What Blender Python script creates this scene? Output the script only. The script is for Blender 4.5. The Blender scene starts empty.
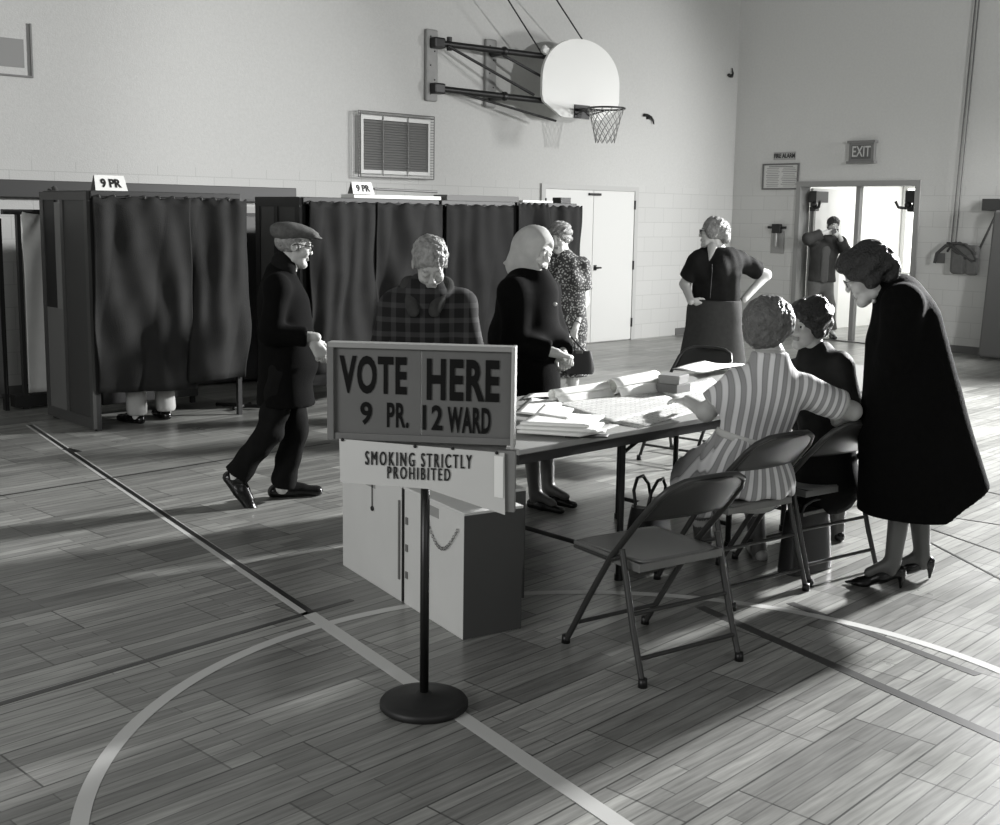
import bpy, bmesh, math, random
import numpy as np
from mathutils import Vector, Matrix
random.seed(7)
S = bpy.context.scene
COL = S.collection
R_ = math.radians
# ---------------------------------------------------------------- camera frame
FPX, YAW, PITCH, ROLL, CAMH = 1177.5, .754552, .14316, .015065, 1.68
def _basis():
    cy, sy, cp, sp = math.cos(YAW), math.sin(YAW), math.cos(PITCH), math.sin(PITCH)
    f = np.array([sy*cp, cy*cp, -sp]); r = np.array([cy, -sy, 0.]); u = np.cross(r, f)
    cr, sr = math.cos(ROLL), math.sin(ROLL)
    return r*cr+u*sr, -r*sr+u*cr, f
CR, CU, CF = _basis()
CAM = np.array([0, 0, CAMH])
def ray(x, y): return CF*FPX+CR*(x-500)-CU*(y-384)
def gz(x, y, z=0.):
    d = ray(x, y); return CAM+d*((z-CAMH)/d[2])
def onX(x, y, X):
    d = ray(x, y); return CAM+d*(X/d[0])
def onY(x, y, Y):
    d = ray(x, y); return CAM+d*(Y/d[1])
cam = bpy.data.cameras.new('camera'); co = bpy.data.objects.new('camera', cam); COL.objects.link(co)
co.matrix_world = Matrix(((CR[0], CU[0], -CF[0], 0), (CR[1], CU[1], -CF[1], 0), (CR[2], CU[2], -CF[2], CAMH), (0, 0, 0, 1)))
cam.sensor_fit = 'HORIZONTAL'; cam.sensor_width = 36; cam.lens = FPX*36/1000; cam.shift_y = -.0285
cam.clip_start = .05; cam.clip_end = 200
S.camera = co
S.view_settings.view_transform = 'Standard'; S.view_settings.look = 'None'
S.view_settings.gamma = 1; S.view_settings.use_curve_mapping = False; S.view_settings.exposure = 0

# ---------------------------------------------------------------- materials
MATS = {}
def lin(s):
    s = s/255.; return s/12.92 if s <= .04045 else ((s+.055)/1.055)**2.4
def grey(s):   # s: 0..255 tone of the thing itself
    v = lin(s); return (v, v*1.005, v*.975, 1)
def nd(nt, t, **kw):
    n = nt.nodes.new(t)
    for k, v in kw.items():
        if k[0] == '_': setattr(n, k[1:], v)
        else: n.inputs[k.replace('__', ' ')].default_value = v
    return n
def mat(name, s, rough=.6, metal=0., var=0., vscale=20., bump=0., bscale=200., spec=.5, coat=0.):
    if name in MATS: return MATS[name]
    m = bpy.data.materials.new(name); m.use_nodes = True; nt = m.node_tree
    b = nt.nodes['Principled BSDF']
    b.inputs['Base Color'].default_value = grey(s); b.inputs['Roughness'].default_value = rough
    b.inputs['Metallic'].default_value = metal; b.inputs['Specular IOR Level'].default_value = spec
    b.inputs['Coat Weight'].default_value = coat
    tc = nt.nodes.new('ShaderNodeTexCoord')
    if var:
        n = nd(nt, 'ShaderNodeTexNoise', Scale=vscale, Detail=4.)
        cr = nt.nodes.new('ShaderNodeMixRGB')
        cr.inputs[1].default_value = grey(max(0, s-var)); cr.inputs[2].default_value = grey(min(255, s+var))
        nt.links.new(tc.outputs['Object'], n.inputs['Vector']); nt.links.new(n.outputs[0], cr.inputs[0])
        nt.links.new(cr.outputs[0], b.inputs['Base Color'])
    if bump:
        n = nd(nt, 'ShaderNodeTexNoise', Scale=bscale, Detail=3.); bp = nd(nt, 'ShaderNodeBump', Strength=bump, Distance=.01)
        nt.links.new(tc.outputs['Object'], n.inputs['Vector']); nt.links.new(n.outputs[0], bp.inputs['Height'])
        nt.links.new(bp.outputs[0], b.inputs['Normal'])
    MATS[name] = m; return m

# ---------------------------------------------------------------- objects
def tag(o, label=None, cat=None, group=None, kind=None):
    if label: o['label'] = label
    if cat: o['category'] = cat
    if group: o['group'] = group
    if kind: o['kind'] = kind
    return o
def empty(name, loc=(0, 0, 0), az=0., label=None, cat=None, group=None):
    o = bpy.data.objects.new(name, None); COL.objects.link(o)
    o.location = [float(v) for v in loc]; o.rotation_euler = (0, 0, az); o.empty_display_size = .1
    return tag(o, label, cat, group)
def copy_tree(o, parent=None):
    c = o.copy(); COL.objects.link(c); c.parent = parent
    for ch in [x for x in bpy.data.objects if x.parent == o]: copy_tree(ch, c)
    return c
class MB:
    def __init__(s): s.v = []; s.f = []; s.mi = []; s.sm = []
    def add(s, vs, fs, mi=0, sm=False):
        o = len(s.v); s.v += [tuple(map(float, p)) for p in vs]; s.f += [tuple(i+o for i in f) for f in fs]
        s.mi += [mi]*len(fs); s.sm += [sm]*len(fs); return s
    def box(s, c, d, M=None, mi=0, bev=0.):
        x, y, z = [q/2 for q in d]
        if bev <= 0:
            vs = [(i*x, j*y, k*z) for i in (-1, 1) for j in (-1, 1) for k in (-1, 1)]
            fs = [(0, 1, 3, 2), (4, 6, 7, 5), (0, 4, 5, 1), (2, 3, 7, 6), (0, 2, 6, 4), (1, 5, 7, 3)]
        else:
            bm = bmesh.new(); bmesh.ops.create_cube(bm, size=1)
            for v in bm.verts: v.co = Vector((v.co.x*2*x, v.co.y*2*y, v.co.z*2*z))
            bmesh.ops.bevel(bm, geom=bm.edges[:], offset=bev, segments=2, affect='EDGES', profile=.5)
            bm.verts.index_update(); vs = [tuple(v.co) for v in bm.verts]; fs = [tuple(v.index for v in f.verts) for f in bm.faces]; bm.free()
        if M is not None: vs = [tuple(M @ Vector(v)) for v in vs]
        return s.add([(v[0]+c[0], v[1]+c[1], v[2]+c[2]) for v in vs], fs, mi)
    def b2(s, a, b, mi=0, bev=0.):
        MB.n = (getattr(MB, 'n', 0)+1) % 7; j = .00035*MB.n   # keeps neighbouring boards from sharing a face
        return s.box([(a[i]+b[i])/2 for i in range(3)], [abs(b[i]-a[i])+(j if abs(b[i]-a[i]) > .004 else 0) for i in range(3)], None, mi, bev)
    def tube(s, pts, r, n=10, mi=0, closed=False, flat=None):
        P = [Vector([float(q) for q in p]) for p in pts]; m = len(P); rs = r if isinstance(r, (list, tuple)) else [r]*m
        vs = []; fs = []; up = None
        for i in range(m):
            if closed: t = P[(i+1) % m]-P[i-1]
            else: t = P[min(i+1, m-1)]-P[max(i-1, 0)]
            t.normalize()
            if up is None:
                up = Vector((0, 0, 1)) if abs(t.z) < .9 else Vector((1, 0, 0))
            a = up-t*up.dot(t)
            if a.length < 1e-6: a = Vector((1, 0, 0))-t*t.x
            a.normalize(); b = t.cross(a); up = a
            for k in range(n):
                w = 2*math.pi*k/n; vs.append(P[i]+(a*math.cos(w)+b*math.sin(w))*rs[i])
        L = m if closed else m-1
        for i in range(L):
            for k in range(n):
                j = (i+1) % m
                fs.append((i*n+k, i*n+(k+1) % n, j*n+(k+1) % n, j*n+k))
        s.add(vs, fs, mi, True)
        if not closed:
            s.add(vs[:n], [tuple(range(n))[::-1]], mi); s.add(vs[-n:], [tuple(range(n))], mi)
        return s
    def lathe(s, prof, c=(0, 0, 0), n=32, mi=0, sm=True):
        vs = []; fs = []
        for (r, z) in prof:
            for k in range(n):
                w = 2*math.pi*k/n; vs.append((c[0]+r*math.cos(w), c[1]+r*math.sin(w), c[2]+z))
        for i in range(len(prof)-1):
            for k in range(n): fs.append((i*n+k, i*n+(k+1) % n, (i+1)*n+(k+1) % n, (i+1)*n+k))
        return s.add(vs, fs, mi, sm)
    def prism(s, pts, o, ex, ey, ez, th, mi=0):
        # outline in the plane o + x*ex + y*ey, thickness th along ez
        o, ex, ey, ez = map(lambda q: np.array(q, float), (o, ex, ey, ez)); n = len(pts)
        vs = [tuple(o+ex*x+ey*y) for x, y in pts]+[tuple(o+ex*x+ey*y+ez*th) for x, y in pts]
        fs = [tuple(range(n))[::-1], tuple(range(n, 2*n))]+[(i, (i+1) % n, n+(i+1) % n, n+i) for i in range(n)]
        return s.add(vs, fs, mi)
    def grid(s, fn, nu, nv, mi=0, sm=True):
        vs = [tuple(fn(i/nu, j/nv)) for i in range(nu+1) for j in range(nv+1)]
        fs = [(i*(nv+1)+j, (i+1)*(nv+1)+j, (i+1)*(nv+1)+j+1, i*(nv+1)+j+1) for i in range(nu) for j in range(nv)]
        return s.add(vs, fs, mi, sm)
    def ball(s, c, r, n=12, mi=0):
        rr = r if hasattr(r, '__len__') else (r, r, r)
        m = n//2+1; vs = []; fs = []
        for i in range(m+1):
            t = math.pi*i/m
            for k in range(n):
                w = 2*math.pi*k/n
                vs.append((c[0]+rr[0]*math.sin(t)*math.cos(w), c[1]+rr[1]*math.sin(t)*math.sin(w), c[2]+rr[2]*math.cos(t)))
        for i in range(m):
            for k in range(n): fs.append((i*n+k, (i+1)*n+k, (i+1)*n+(k+1) % n, i*n+(k+1) % n))
        return s.add(vs, fs, mi, True)
    def build(s, name, mats, parent=None, loc=None, az=0., solid=0.):
        me = bpy.data.meshes.new(name)
        vs = s.v
        if loc is not None and parent is None:
            c, sn = math.cos(-az), math.sin(-az); L = [float(q) for q in loc]
            vs = [((x-L[0])*c-(y-L[1])*sn, (x-L[0])*sn+(y-L[1])*c, z-L[2]) for x, y, z in vs]
        me.from_pydata(vs, [], s.f)
        for m in (mats if isinstance(mats, (list, tuple)) else [mats]): me.materials.append(m)
        me.polygons.foreach_set('material_index', s.mi); me.polygons.foreach_set('use_smooth', s.sm)
        bm = bmesh.new(); bm.from_mesh(me)
        bmesh.ops.recalc_face_normals(bm, faces=bm.faces)
        bm.to_mesh(me); bm.free(); me.update()
        o = bpy.data.objects.new(name, me); COL.objects.link(o)
        if parent is not None: o.parent = parent
        elif loc is not None: o.location = [float(q) for q in loc]; o.rotation_euler = (0, 0, az)
        if solid:
            md = o.modifiers.new('solid', 'SOLIDIFY'); md.thickness = solid; md.offset = 0
        return o
def local(o, p):
    """world point -> local frame of a z-rotated, translated Empty"""
    az = -o.rotation_euler[2]; x, y = float(p[0])-o.location[0], float(p[1])-o.location[1]
    return (x*math.cos(az)-y*math.sin(az), x*math.sin(az)+y*math.cos(az), float(p[2])-o.location[2])
def text(body, size, m, parent, M, bold=0., xs=1., ys=1., depth=.001, name='lettering', spacing=1., align='CENTER'):
    cu = bpy.data.curves.new('t', 'FONT'); cu.body = body; cu.size = size; cu.offset = bold; cu.extrude = depth
    cu.align_x = align; cu.align_y = 'CENTER'; cu.space_character = spacing; cu.resolution_u = 4
    t = bpy.data.objects.new('t', cu); COL.objects.link(t)
    dg = bpy.context.evaluated_depsgraph_get(); me = bpy.data.meshes.new_from_object(t.evaluated_get(dg))
    bpy.data.objects.remove(t); bpy.data.curves.remove(cu)
    for v in me.vertices: v.co.x *= xs; v.co.y *= ys
    me.transform(M); me.materials.clear(); me.materials.append(m)
    o = bpy.data.objects.new(name, me); COL.objects.link(o); o.parent = parent; return o
def frame(o, right, up):
    r = Vector([float(q) for q in right]).normalized(); u = Vector([float(q) for q in up]); u = (u-r*u.dot(r)).normalized(); n = r.cross(u)
    return Matrix(((r.x, u.x, n.x, float(o[0])), (r.y, u.y, n.y, float(o[1])), (r.z, u.z, n.z, float(o[2])), (0, 0, 0, 1)))

# ---------------------------------------------------------------- the room
NY, EX, TOP = 10.55, 14.6, 6.2
def wall_mat(name, s, axis, course=.2, block=.4, z0=0.):
    m = bpy.data.materials.new(name); m.use_nodes = True; nt = m.node_tree; b = nt.nodes['Principled BSDF']
    tc = nt.nodes.new('ShaderNodeTexCoord'); sp = nt.nodes.new('ShaderNodeSeparateXYZ'); cb = nt.nodes.new('ShaderNodeCombineXYZ')
    nt.links.new(tc.outputs['Object'], sp.inputs[0]); nt.links.new(sp.outputs[axis], cb.inputs[0]); nt.links.new(sp.outputs[2], cb.inputs[1])
    br = nt.nodes.new('ShaderNodeTexBrick'); br.inputs['Scale'].default_value = 1.
    br.inputs['Brick Width'].default_value = block; br.inputs['Row Height'].default_value = course
    br.inputs['Mortar Size'].default_value = .004; br.inputs['Mortar Smooth'].default_value = .4
    br.inputs['Color1'].default_value = grey(s); br.inputs['Color2'].default_value = grey(s-3); br.inputs['Mortar'].default_value = grey(s-20)
    nt.links.new(cb.outputs[0], br.inputs['Vector'])
    gt = nt.nodes.new('ShaderNodeMath'); gt.operation = 'GREATER_THAN'; gt.inputs[1].default_value = z0
    nt.links.new(sp.outputs[2], gt.inputs[0])
    mx = nt.nodes.new('ShaderNodeMixRGB'); nt.links.new(gt.outputs[0], mx.inputs[0]); nt.links.new(br.outputs['Color'], mx.inputs[1])
    n = nd(nt, 'ShaderNodeTexNoise', Scale=35., Detail=5.); cr = nt.nodes.new('ShaderNodeMixRGB')
    nt.links.new(tc.outputs['Object'], n.inputs['Vector']); nt.links.new(n.outputs[0], cr.inputs[0])
    cr.inputs[1].default_value = grey(s-9); cr.inputs[2].default_value = grey(s+5); nt.links.new(cr.outputs[0], mx.inputs[2])
    nt.links.new(mx.outputs[0], b.inputs['Base Color']); b.inputs['Roughness'].default_value = .75
    bp = nd(nt, 'ShaderNodeBump', Strength=.25, Distance=.01); n2 = nd(nt, 'ShaderNodeTexNoise', Scale=90., Detail=2.)
    nt.links.new(tc.outputs['Object'], n2.inputs['Vector']); nt.links.new(n2.outputs[0], bp.inputs['Height']); nt.links.new(bp.outputs[0], b.inputs['Normal'])
    return m
wN = wall_mat('painted_block_north', 184, 0, z0=2.09); wE = wall_mat('painted_block_east', 192, 1, z0=2.12)
trimM = mat('door_trim_paint', 135, .5); dark = mat('dark_metal', 28, .45, .3); black = mat('black_paint', 16, .4)
# floor
def floor_mat():
    m = bpy.data.materials.new('varnished_maple'); m.use_nodes = True; nt = m.node_tree; b = nt.nodes['Principled BSDF']
    tc = nt.nodes.new('ShaderNodeTexCoord'); mp = nt.nodes.new('ShaderNodeMapping'); mp.inputs['Rotation'].default_value = (0, 0, R_(-3.2))
    nt.links.new(tc.outputs['Object'], mp.inputs['Vector'])
    def brick(w, h, a, c, mort, msz, off=.5):
        br = nt.nodes.new('ShaderNodeTexBrick'); br.inputs['Scale'].default_value = 1.; br.inputs['Brick Width'].default_value = w
        br.inputs['Row Height'].default_value = h; br.inputs['Color1'].default_value = a; br.inputs['Color2'].default_value = c
        br.inputs['Mortar'].default_value = mort; br.inputs['Mortar Size'].default_value = msz; br.offset = off; br.inputs['Bias'].default_value = 0
        nt.links.new(mp.outputs[0], br.inputs['Vector']); return br
    big = brick(.72, .29, grey(170), grey(136), grey(108), .004, .37)
    fine = brick(.72, .058, grey(245), grey(185), grey(130), .0025, .21)
    mx = nt.nodes.new('ShaderNodeMixRGB'); mx.blend_type = 'MULTIPLY'; mx.inputs[0].default_value = .85
    nt.links.new(big.outputs['Color'], mx.inputs[1]); nt.links.new(fine.outputs['Color'], mx.inputs[2])
    m2 = nt.nodes.new('ShaderNodeMapping'); m2.inputs['Scale'].default_value = (2., 26., 1.); m2.inputs['Rotation'].default_value = (0, 0, R_(-3.2))
    n = nd(nt, 'ShaderNodeTexNoise', Scale=2.2, Detail=6.); nt.links.new(tc.outputs['Object'], m2.inputs['Vector']); nt.links.new(m2.outputs[0], n.inputs['Vector'])
    cr = nt.nodes.new('ShaderNodeMapRange'); cr.inputs['From Min'].default_value = .25; cr.inputs['From Max'].default_value = .75
    cr.inputs['To Min'].default_value = .62; cr.inputs['To Max'].default_value = 1.25
    nt.links.new(n.outputs[0], cr.inputs['Value'])
    m3 = nt.nodes.new('ShaderNodeMixRGB'); m3.blend_type = 'MULTIPLY'; m3.inputs[0].default_value = 1
    nt.links.new(mx.outputs[0], m3.inputs[1]); nt.links.new(cr.outputs[0], m3.inputs[2])
    nt.links.new(m3.outputs[0], b.inputs['Base Color']); b.inputs['Roughness'].default_value = .3; b.inputs['Specular IOR Level'].default_value = .5
    n3 = nd(nt, 'ShaderNodeTexNoise', Scale=3., Detail=3.); nt.links.new(mp.outputs[0], n3.inputs['Vector'])
    r3 = nt.nodes.new('ShaderNodeMapRange'); r3.inputs['To Min'].default_value = .22; r3.inputs['To Max'].default_value = .42
    nt.links.new(n3.outputs[0], r3.inputs['Value']); nt.links.new(r3.outputs[0], b.inputs['Roughness'])
    bp = nd(nt, 'ShaderNodeBump', Strength=.12, Distance=.004); nt.links.new(fine.outputs['Fac'], bp.inputs['Height']); nt.links.new(bp.outputs[0], b.inputs['Normal'])
    return m
MB().b2((-6, -12, -.1), (19.5, 10.8, 0)).build('floor', floor_mat()); tag(bpy.data.objects['floor'], kind='structure')
o = MB().b2((-6, NY, 0), (EX+.25, NY+.25, TOP)).build('wall_north', wN); tag(o, kind='structure')
# east wall with the double-door opening
oy0, oy1, oz = 7.66, 9.38, 2.13
w = MB(); w.b2((EX, -4, 0), (EX+.2, oy0-.03, TOP)); w.b2((EX, oy1+.03, 0), (EX+.2, NY, TOP)); w.b2((EX, oy0-.03, oz+.03), (EX+.2, oy1+.03, TOP))
tag(w.build('wall_east', wE), kind='structure')
tag(MB().b2((-6, NY-.012, 0), (11.0, NY, .1)).b2((13.35, NY-.012, 0), (EX, NY, .1)).build('baseboard_north', mat('baseboard', 96, .6)), kind='structure')
tag(MB().b2((EX-.012, -4, 0), (EX, oy0-.08, .1)).b2((EX-.012, oy1+.08, 0), (EX, NY-.012, .1)).build('baseboard_east', mat('baseboard', 96)), kind='structure')
# east doorway: frame, centre mullion, open leaf
d = MB(); d.b2((EX-.03, oy0-.07, 0), (EX+.22, oy0, oz+.07)); d.b2((EX-.03, oy1, 0), (EX+.22, oy1+.07, oz+.07)); d.b2((EX-.03, oy0, oz), (EX+.22, oy1, oz+.07))
dr = d.build('door_1', trimM); tag(dr, kind='structure')
MB().b2((EX+.06, 8.50, 0), (EX+.14, 8.56, oz)).build('mullion', trimM, dr)
MB().b2((EX-.01, oy0, .0), (EX+.22, oy1, .018)).build('threshold', mat('threshold', 120, .4, .5), dr)
# open leaves folded back into the vestibule, with closers
leaf = mat('door_leaf_paint', 190, .4)
for yy, sgn in ((oy1-.02, -1), (oy0+.02, 1)):
    l = MB().b2((EX+.20, yy, .02), (EX+1.0, yy+sgn*.045, oz-.02)).build('door_leaf', leaf, dr)
    c = MB(); c.b2((EX+.08, yy+sgn*.05, oz-.22), (EX+.40, yy+sgn*.17, oz-.06), bev=.008); c.ball((EX+.1, yy+sgn*.13, oz-.25), .05, 10)
    c.tube([(EX+.2, yy+sgn*.09, oz-.2), (EX+.16, yy+sgn*.11, oz-.3), (EX+.05, yy+sgn*.24, oz-.28), (EX+.02, yy+sgn*.27, oz-.2)], .02, 8)
    c.box((EX+.16, yy+sgn*.1, oz-.31), (.12, .09, .06), bev=.01)
    c.build('door_closer', black, l)
    if sgn < 0: MB().b2((EX+.15, yy-.06, .9), (EX+.2, yy-.1, oz-.3)).build('edge_bar', mat('steel_bar', 105, .4, .4), l)
# vestibule behind the doorway
vm = mat('vestibule_paint', 232, .7)
VX = 18.2
v = MB(); v.b2((EX+.2, 9.75, 0), (VX, 9.9, 2.7)); v.b2((VX, 4.5, 0), (VX+.15, 9.9, 2.7)); v.b2((EX+.2, 4.5, 0), (VX, 4.6, 2.7)); tag(v.build('wall_vestibule', vm), kind='structure')
tag(MB().b2((EX+.2, 4.5, 2.7), (VX+.15, 9.9, 2.8)).build('ceiling', vm), kind='structure')
lit_pane = mat('daylit_frosted_pane', 238, .3); lit_pane.node_tree.nodes['Principled BSDF'].inputs['Emission Color'].default_value = (1, 1, .97, 1); lit_pane.node_tree.nodes['Principled BSDF'].inputs['Emission Strength'].default_value = 2.4
# outer glazed door at the back of the vestibule (two leaves with push bars)
gd = MB(); fm = mat('outer_door_frame', 205, .5)
for yy in (7.0, 7.9, 8.8, 9.7):
    gd.b2((VX-.06, yy-.035, 0), (VX, yy+.035, 2.3))
gd.b2((VX-.06, 7.0, 2.2), (VX, 9.7, 2.3)); gd.b2((VX-.06, 7.0, 0), (VX, 9.7, .25)); gd.b2((VX-.06, 7.0, .8), (VX, 9.7, .84))
gd = gd.build('door_2', fm); tag(gd, kind='structure')
MB().b2((VX-.035, 7.03, .25), (VX-.025, 9.66, 2.2)).build('pane', lit_pane, gd)
h = MB()
for yy in (7.98, 8.12): h.tube([(VX-.14, yy, 1.1), (VX-.14, yy, 1.55)], .018, 8); h.tube([(VX-.14, yy, 1.13), (VX-.03, yy, 1.13)], .01, 6); h.tube([(VX-.14, yy, 1.52), (VX-.03, yy, 1.52)], .01, 6)
h.tube([(VX-.14, 8.2, .62), (VX-.14, 8.2, 1.0)], .018, 8)
h.build('push_handle', dark, gd)

# north double door (closed)
x0, x1, zt = 10.56, 12.42, 2.07
fr = MB(); fr.b2((x0, NY-.03, 0), (x0+.07, NY, zt)); fr.b2((x1-.07, NY-.03, 0), (x1, NY, zt)); fr.b2((x0, NY-.03, zt-.06), (x1, NY, zt))
nd_ = fr.build('door_3', mat('north_door_frame', 172, .5)); tag(nd_, kind='structure')
lm = mat('north_door_leaf', 205, .42); xm = 11.53
for a, b_, hs in ((x0+.075, xm-.004, 1), (xm+.004, x1-.075, 0)):
    l = MB().b2((a, NY-.02, .012), (b_, NY-.002, zt-.065), bev=.002).build('door_leaf', lm, nd_)
    hg = MB(); hx = a-.005 if hs else b_+.006
    for z in (.24, 1.02, 1.83): hg.tube([(hx, NY-.028, z-.06), (hx, NY-.028, z+.06)], .014, 8)
    hg.build('hinge', dark, l)
    if not hs:
        k = MB(); k.tube([(a+.05, NY-.02, 1.0), (a+.05, NY-.07, 1.0), (a+.12, NY-.07, 1.0)], .012, 8); k.box((a+.05, NY-.025, 1.0), (.05, .01, .07))
        k.build('door_handle', dark, l)
    else:
        MB().b2((b_-.1, NY-.05, zt-.13), (b_+.12, NY-.02, zt-.1)).build('door_coordinator', dark, l)

# ---------------------------------------------------------------- painted lines of the court
ln = mat('white_line_paint', 190, .35); lb = mat('black_line_paint', 34, .3)
def strip(name, a, b, wd, m, z=.0015, label=None):
    a = Vector((float(a[0]), float(a[1]), 0)); b = Vector((float(b[0]), float(b[1]), 0)); t = (b-a).normalized(); n = Vector((-t.y, t.x, 0))*wd/2
    q = MB(); vs = [a-n, b-n, b+n, a+n]
    q.add([(v.x, v.y, z) for v in vs]+[(v.x, v.y, 0) for v in vs], [(0, 1, 2, 3), (0, 4, 5, 1), (1, 5, 6, 2), (2, 6, 7, 3), (3, 7, 4, 0)])
    o = q.build(name, m); return tag(o, label, kind='structure')
a = gz(30, 425); b = a+(gz(500, 743)-a)*1.35; c0 = gz(312, 613); a0 = gz(62, 446)
strip('trim_1', a, b, .062, ln); strip('trim_2', a, c0, .03, lb, .0022)
strip('trim_3', gz(0, 496), gz(330, 443), .018, lb); strip('trim_4', gz(-40, 716), gz(352, 600), .03, mat('worn_line', 60, .35))
strip('trim_5', gz(700, 607), gz(1060, 765), .05, mat('grey_line', 62, .35)); strip('trim_6', gz(790, 603), gz(978, 675), .045, mat('grey_line', 62))
strip('trim_7', gz(915, 512), gz(1040, 531), .016, lb); strip('trim_8', gz(925, 527), gz(1040, 567), .016, lb); strip('trim_9', gz(925, 540), gz(1040, 600), .016, lb)
strip('trim_10', gz(690, 430), gz(1050, 505), .018, lb); strip('trim_11', gz(66, 449), gz(78, 452), .06, lb, .003)
def arc():
    pts = [gz(*q)[:2] for q in ((105, 743), (250, 655), (330, 628), (405, 606), (745, 600), (890, 635), (990, 670))]
    A = np.array([[2*p[0], 2*p[1], 1] for p in pts]); r = np.array([p@p for p in pts]); s = np.linalg.lstsq(A, r, rcond=None)[0]
    return s[0], s[1], math.sqrt(s[2]+s[0]**2+s[1]**2)
cx, cy, cr_ = arc(); print('circle', cx, cy, cr_)
q = MB(); q.grid(lambda u, v: (cx+(cr_-.025+.05*v)*math.cos(u*2*math.pi), cy+(cr_-.025+.05*v)*math.sin(u*2*math.pi), .0018), 160, 1)
tag(q.build('trim_12', ln), kind='structure')

# ---------------------------------------------------------------- things on the walls
steel = mat('grey_steel', 120, .45, .3); wood = mat('light_wood', 150, .6, var=12, vscale=12)
# vent grille
vx0, vx1, vz0, vz1 = 7.70, 8.76, 2.06, 2.76
t = empty('vent_grille', ((vx0+vx1)/2, NY, vz0), 0, 'square louvred air vent with a wire guard high on the wall above the voting booths', 'vent')
L = lambda p: local(t, p)
def lb2(mb, a, b, **k): return mb.b2(L(a), L(b), **k)
m = MB(); lb2(m, (vx0+.09, NY-.01, vz0+.07), (vx1-.06, NY, vz1-.07)); m.build('opening', mat('vent_dark', 40, .7), t)
m = MB()
for a, b in (((vx0+.05, NY-.05, vz0+.04), (vx0+.09, NY, vz1-.04)), ((vx1-.06, NY-.05, vz0+.04), (vx1-.02, NY, vz1-.04)), ((vx0+.05, NY-.05, vz1-.08), (vx1-.02, NY, vz1-.04)), ((vx0+.05, NY-.05, vz0+.04), (vx1-.02, NY, vz0+.08))): lb2(m, a, b)
m.build('frame', mat('vent_frame', 190, .5), t)
m = MB(); ns = 19
for i in range(ns):
    z = vz0+.1+(vz1-vz0-.2)*i/(ns-1)
    m.box(L(((vx0+vx1)/2+.015, NY-.03, z)), (vx1-vx0-.16, .045, .004), Matrix.Rotation(R_(38), 3, 'X'))
tag(m.build('louvre', mat('vent_louvre', 128, .5), t), kind='stuff')
m = MB()
for fx in (.33, .66): x = vx0+(vx1-vx0)*fx; m.tube([L((x, NY-.06, vz0+.02)), L((x, NY-.06, vz1-.02))], .005, 6)
for x in (vx0, vx0+.03, vx1-.0): m.tube([L((x, NY-.08, vz0)), L((x, NY-.08, vz1))], .006, 6)
for z in (vz0, vz1, vz1-.025): m.tube([L((vx0, NY-.08, z)), L((vx1, NY-.08, z))], .006, 6)
for i in range(24): z = vz0+(vz1-vz0)*i/23; m.tube([L((vx0, NY-.08, z)), L((vx0+.05, NY-.05, z))], .003, 4); m.tube([L((vx1, NY-.08, z)), L((vx1-.03, NY-.05, z))], .003, 4)
m.build('wire_guard', mat('wire_guard', 110, .5, .3), t)
# panel high at the left
t = empty('wall_panel', (3.9, NY, 2.8), 0, 'grey access panel in a pale frame high up at the left end of the wall', 'panel')
m = MB(); m.b2(L((3.2, NY-.008, 2.88)), L((4.17, NY, 3.12))); m.build('panel_face', mat('access_panel', 128, .6), t)
m = MB(); m.b2(L((3.2, NY-.02, 2.80)), L((4.24, NY, 2.815))); m.b2(L((4.225, NY-.02, 2.8)), L((4.24, NY, 3.26))); m.build('frame', mat('panel_frame', 110, .6), t)
# rail band along the north wall (left part), a ledge and folded mats behind the booths
o = MB().b2((2.5, NY-.09, 1.765), (6.9, NY-.003, 1.915), bev=.006).build('wall_rail', mat('dark_rail', 52, .5), loc=(4.7, NY, 1.76))
tag(o, 'long dark wooden rail along the wall at the height of the booth tops', 'rail')
t = empty('folded_bleachers', (6.0, 10.2, 0), 0, 'dark folded bleacher front with a grey top board between the first booth and the second', 'bleachers')
MB().b2((-1.1, -.1, 0.02), (1.5, .25, 1.46), bev=.01).build('front_panel', mat('bleacher_front', 44, .5, var=6), t)
MB().b2((-1.1, -.08, 1.465), (1.5, .2, 1.62)).build('top_board', mat('bleacher_top', 104, .5), t)
MB().b2((-1.1, -.1, 1.625), (1.5, .2, 1.655)).build('edge_strip', mat('bleacher_strip', 40, .5), t)
# fire alarm sign, notice, pull station, exit sign, switch
def wall_thing(name, y, z, label, cat): return empty(name, (EX, y, z), 0, label, cat)
t = wall_thing('fire_alarm_sign', 9.68, 2.56, 'small sign reading FIRE ALARM on the wall above the framed notice', 'sign'); L = lambda p: local(t, p)
c = onX(785, 156, EX)
wv = .36
MB().b2(L((EX-.012, c[1]-wv/2, c[2]-.055)), L((EX, c[1]+wv/2, c[2]+.055))).build('plate', mat('sign_plate', 150, .5), t)
text('FIRE ALARM', .085, black, t, frame(L((EX-.014, c[1], c[2])), (0, -1, 0), (0, 0, 1)), .003, .78)
t = wall_thing('framed_notice', 9.7, 2.05, 'framed notice of two columns of small print left of the open doorway', 'notice'); L = lambda p: local(t, p)
a, b = onX(763.7, 164, EX), onX(798.5, 189.5, EX)
ya, yb, za, zb = a[1], b[1], b[2], a[2]
MB().b2(L((EX-.01, yb, za)), L((EX, ya, zb))).build('sheet', mat('notice_sheet', 190, .6), t)
m = MB()
for p, q in (((yb, za), (yb+.02, zb)), ((ya-.02, za), (ya, zb)), ((yb, za), (ya, za+.02)), ((yb, zb-.02), (ya, zb))): m.b2(L((EX-.025, p[0], p[1])), L((EX, q[0], q[1])))
m.build('frame', mat('notice_frame', 95, .5), t)
m = MB()
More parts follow.
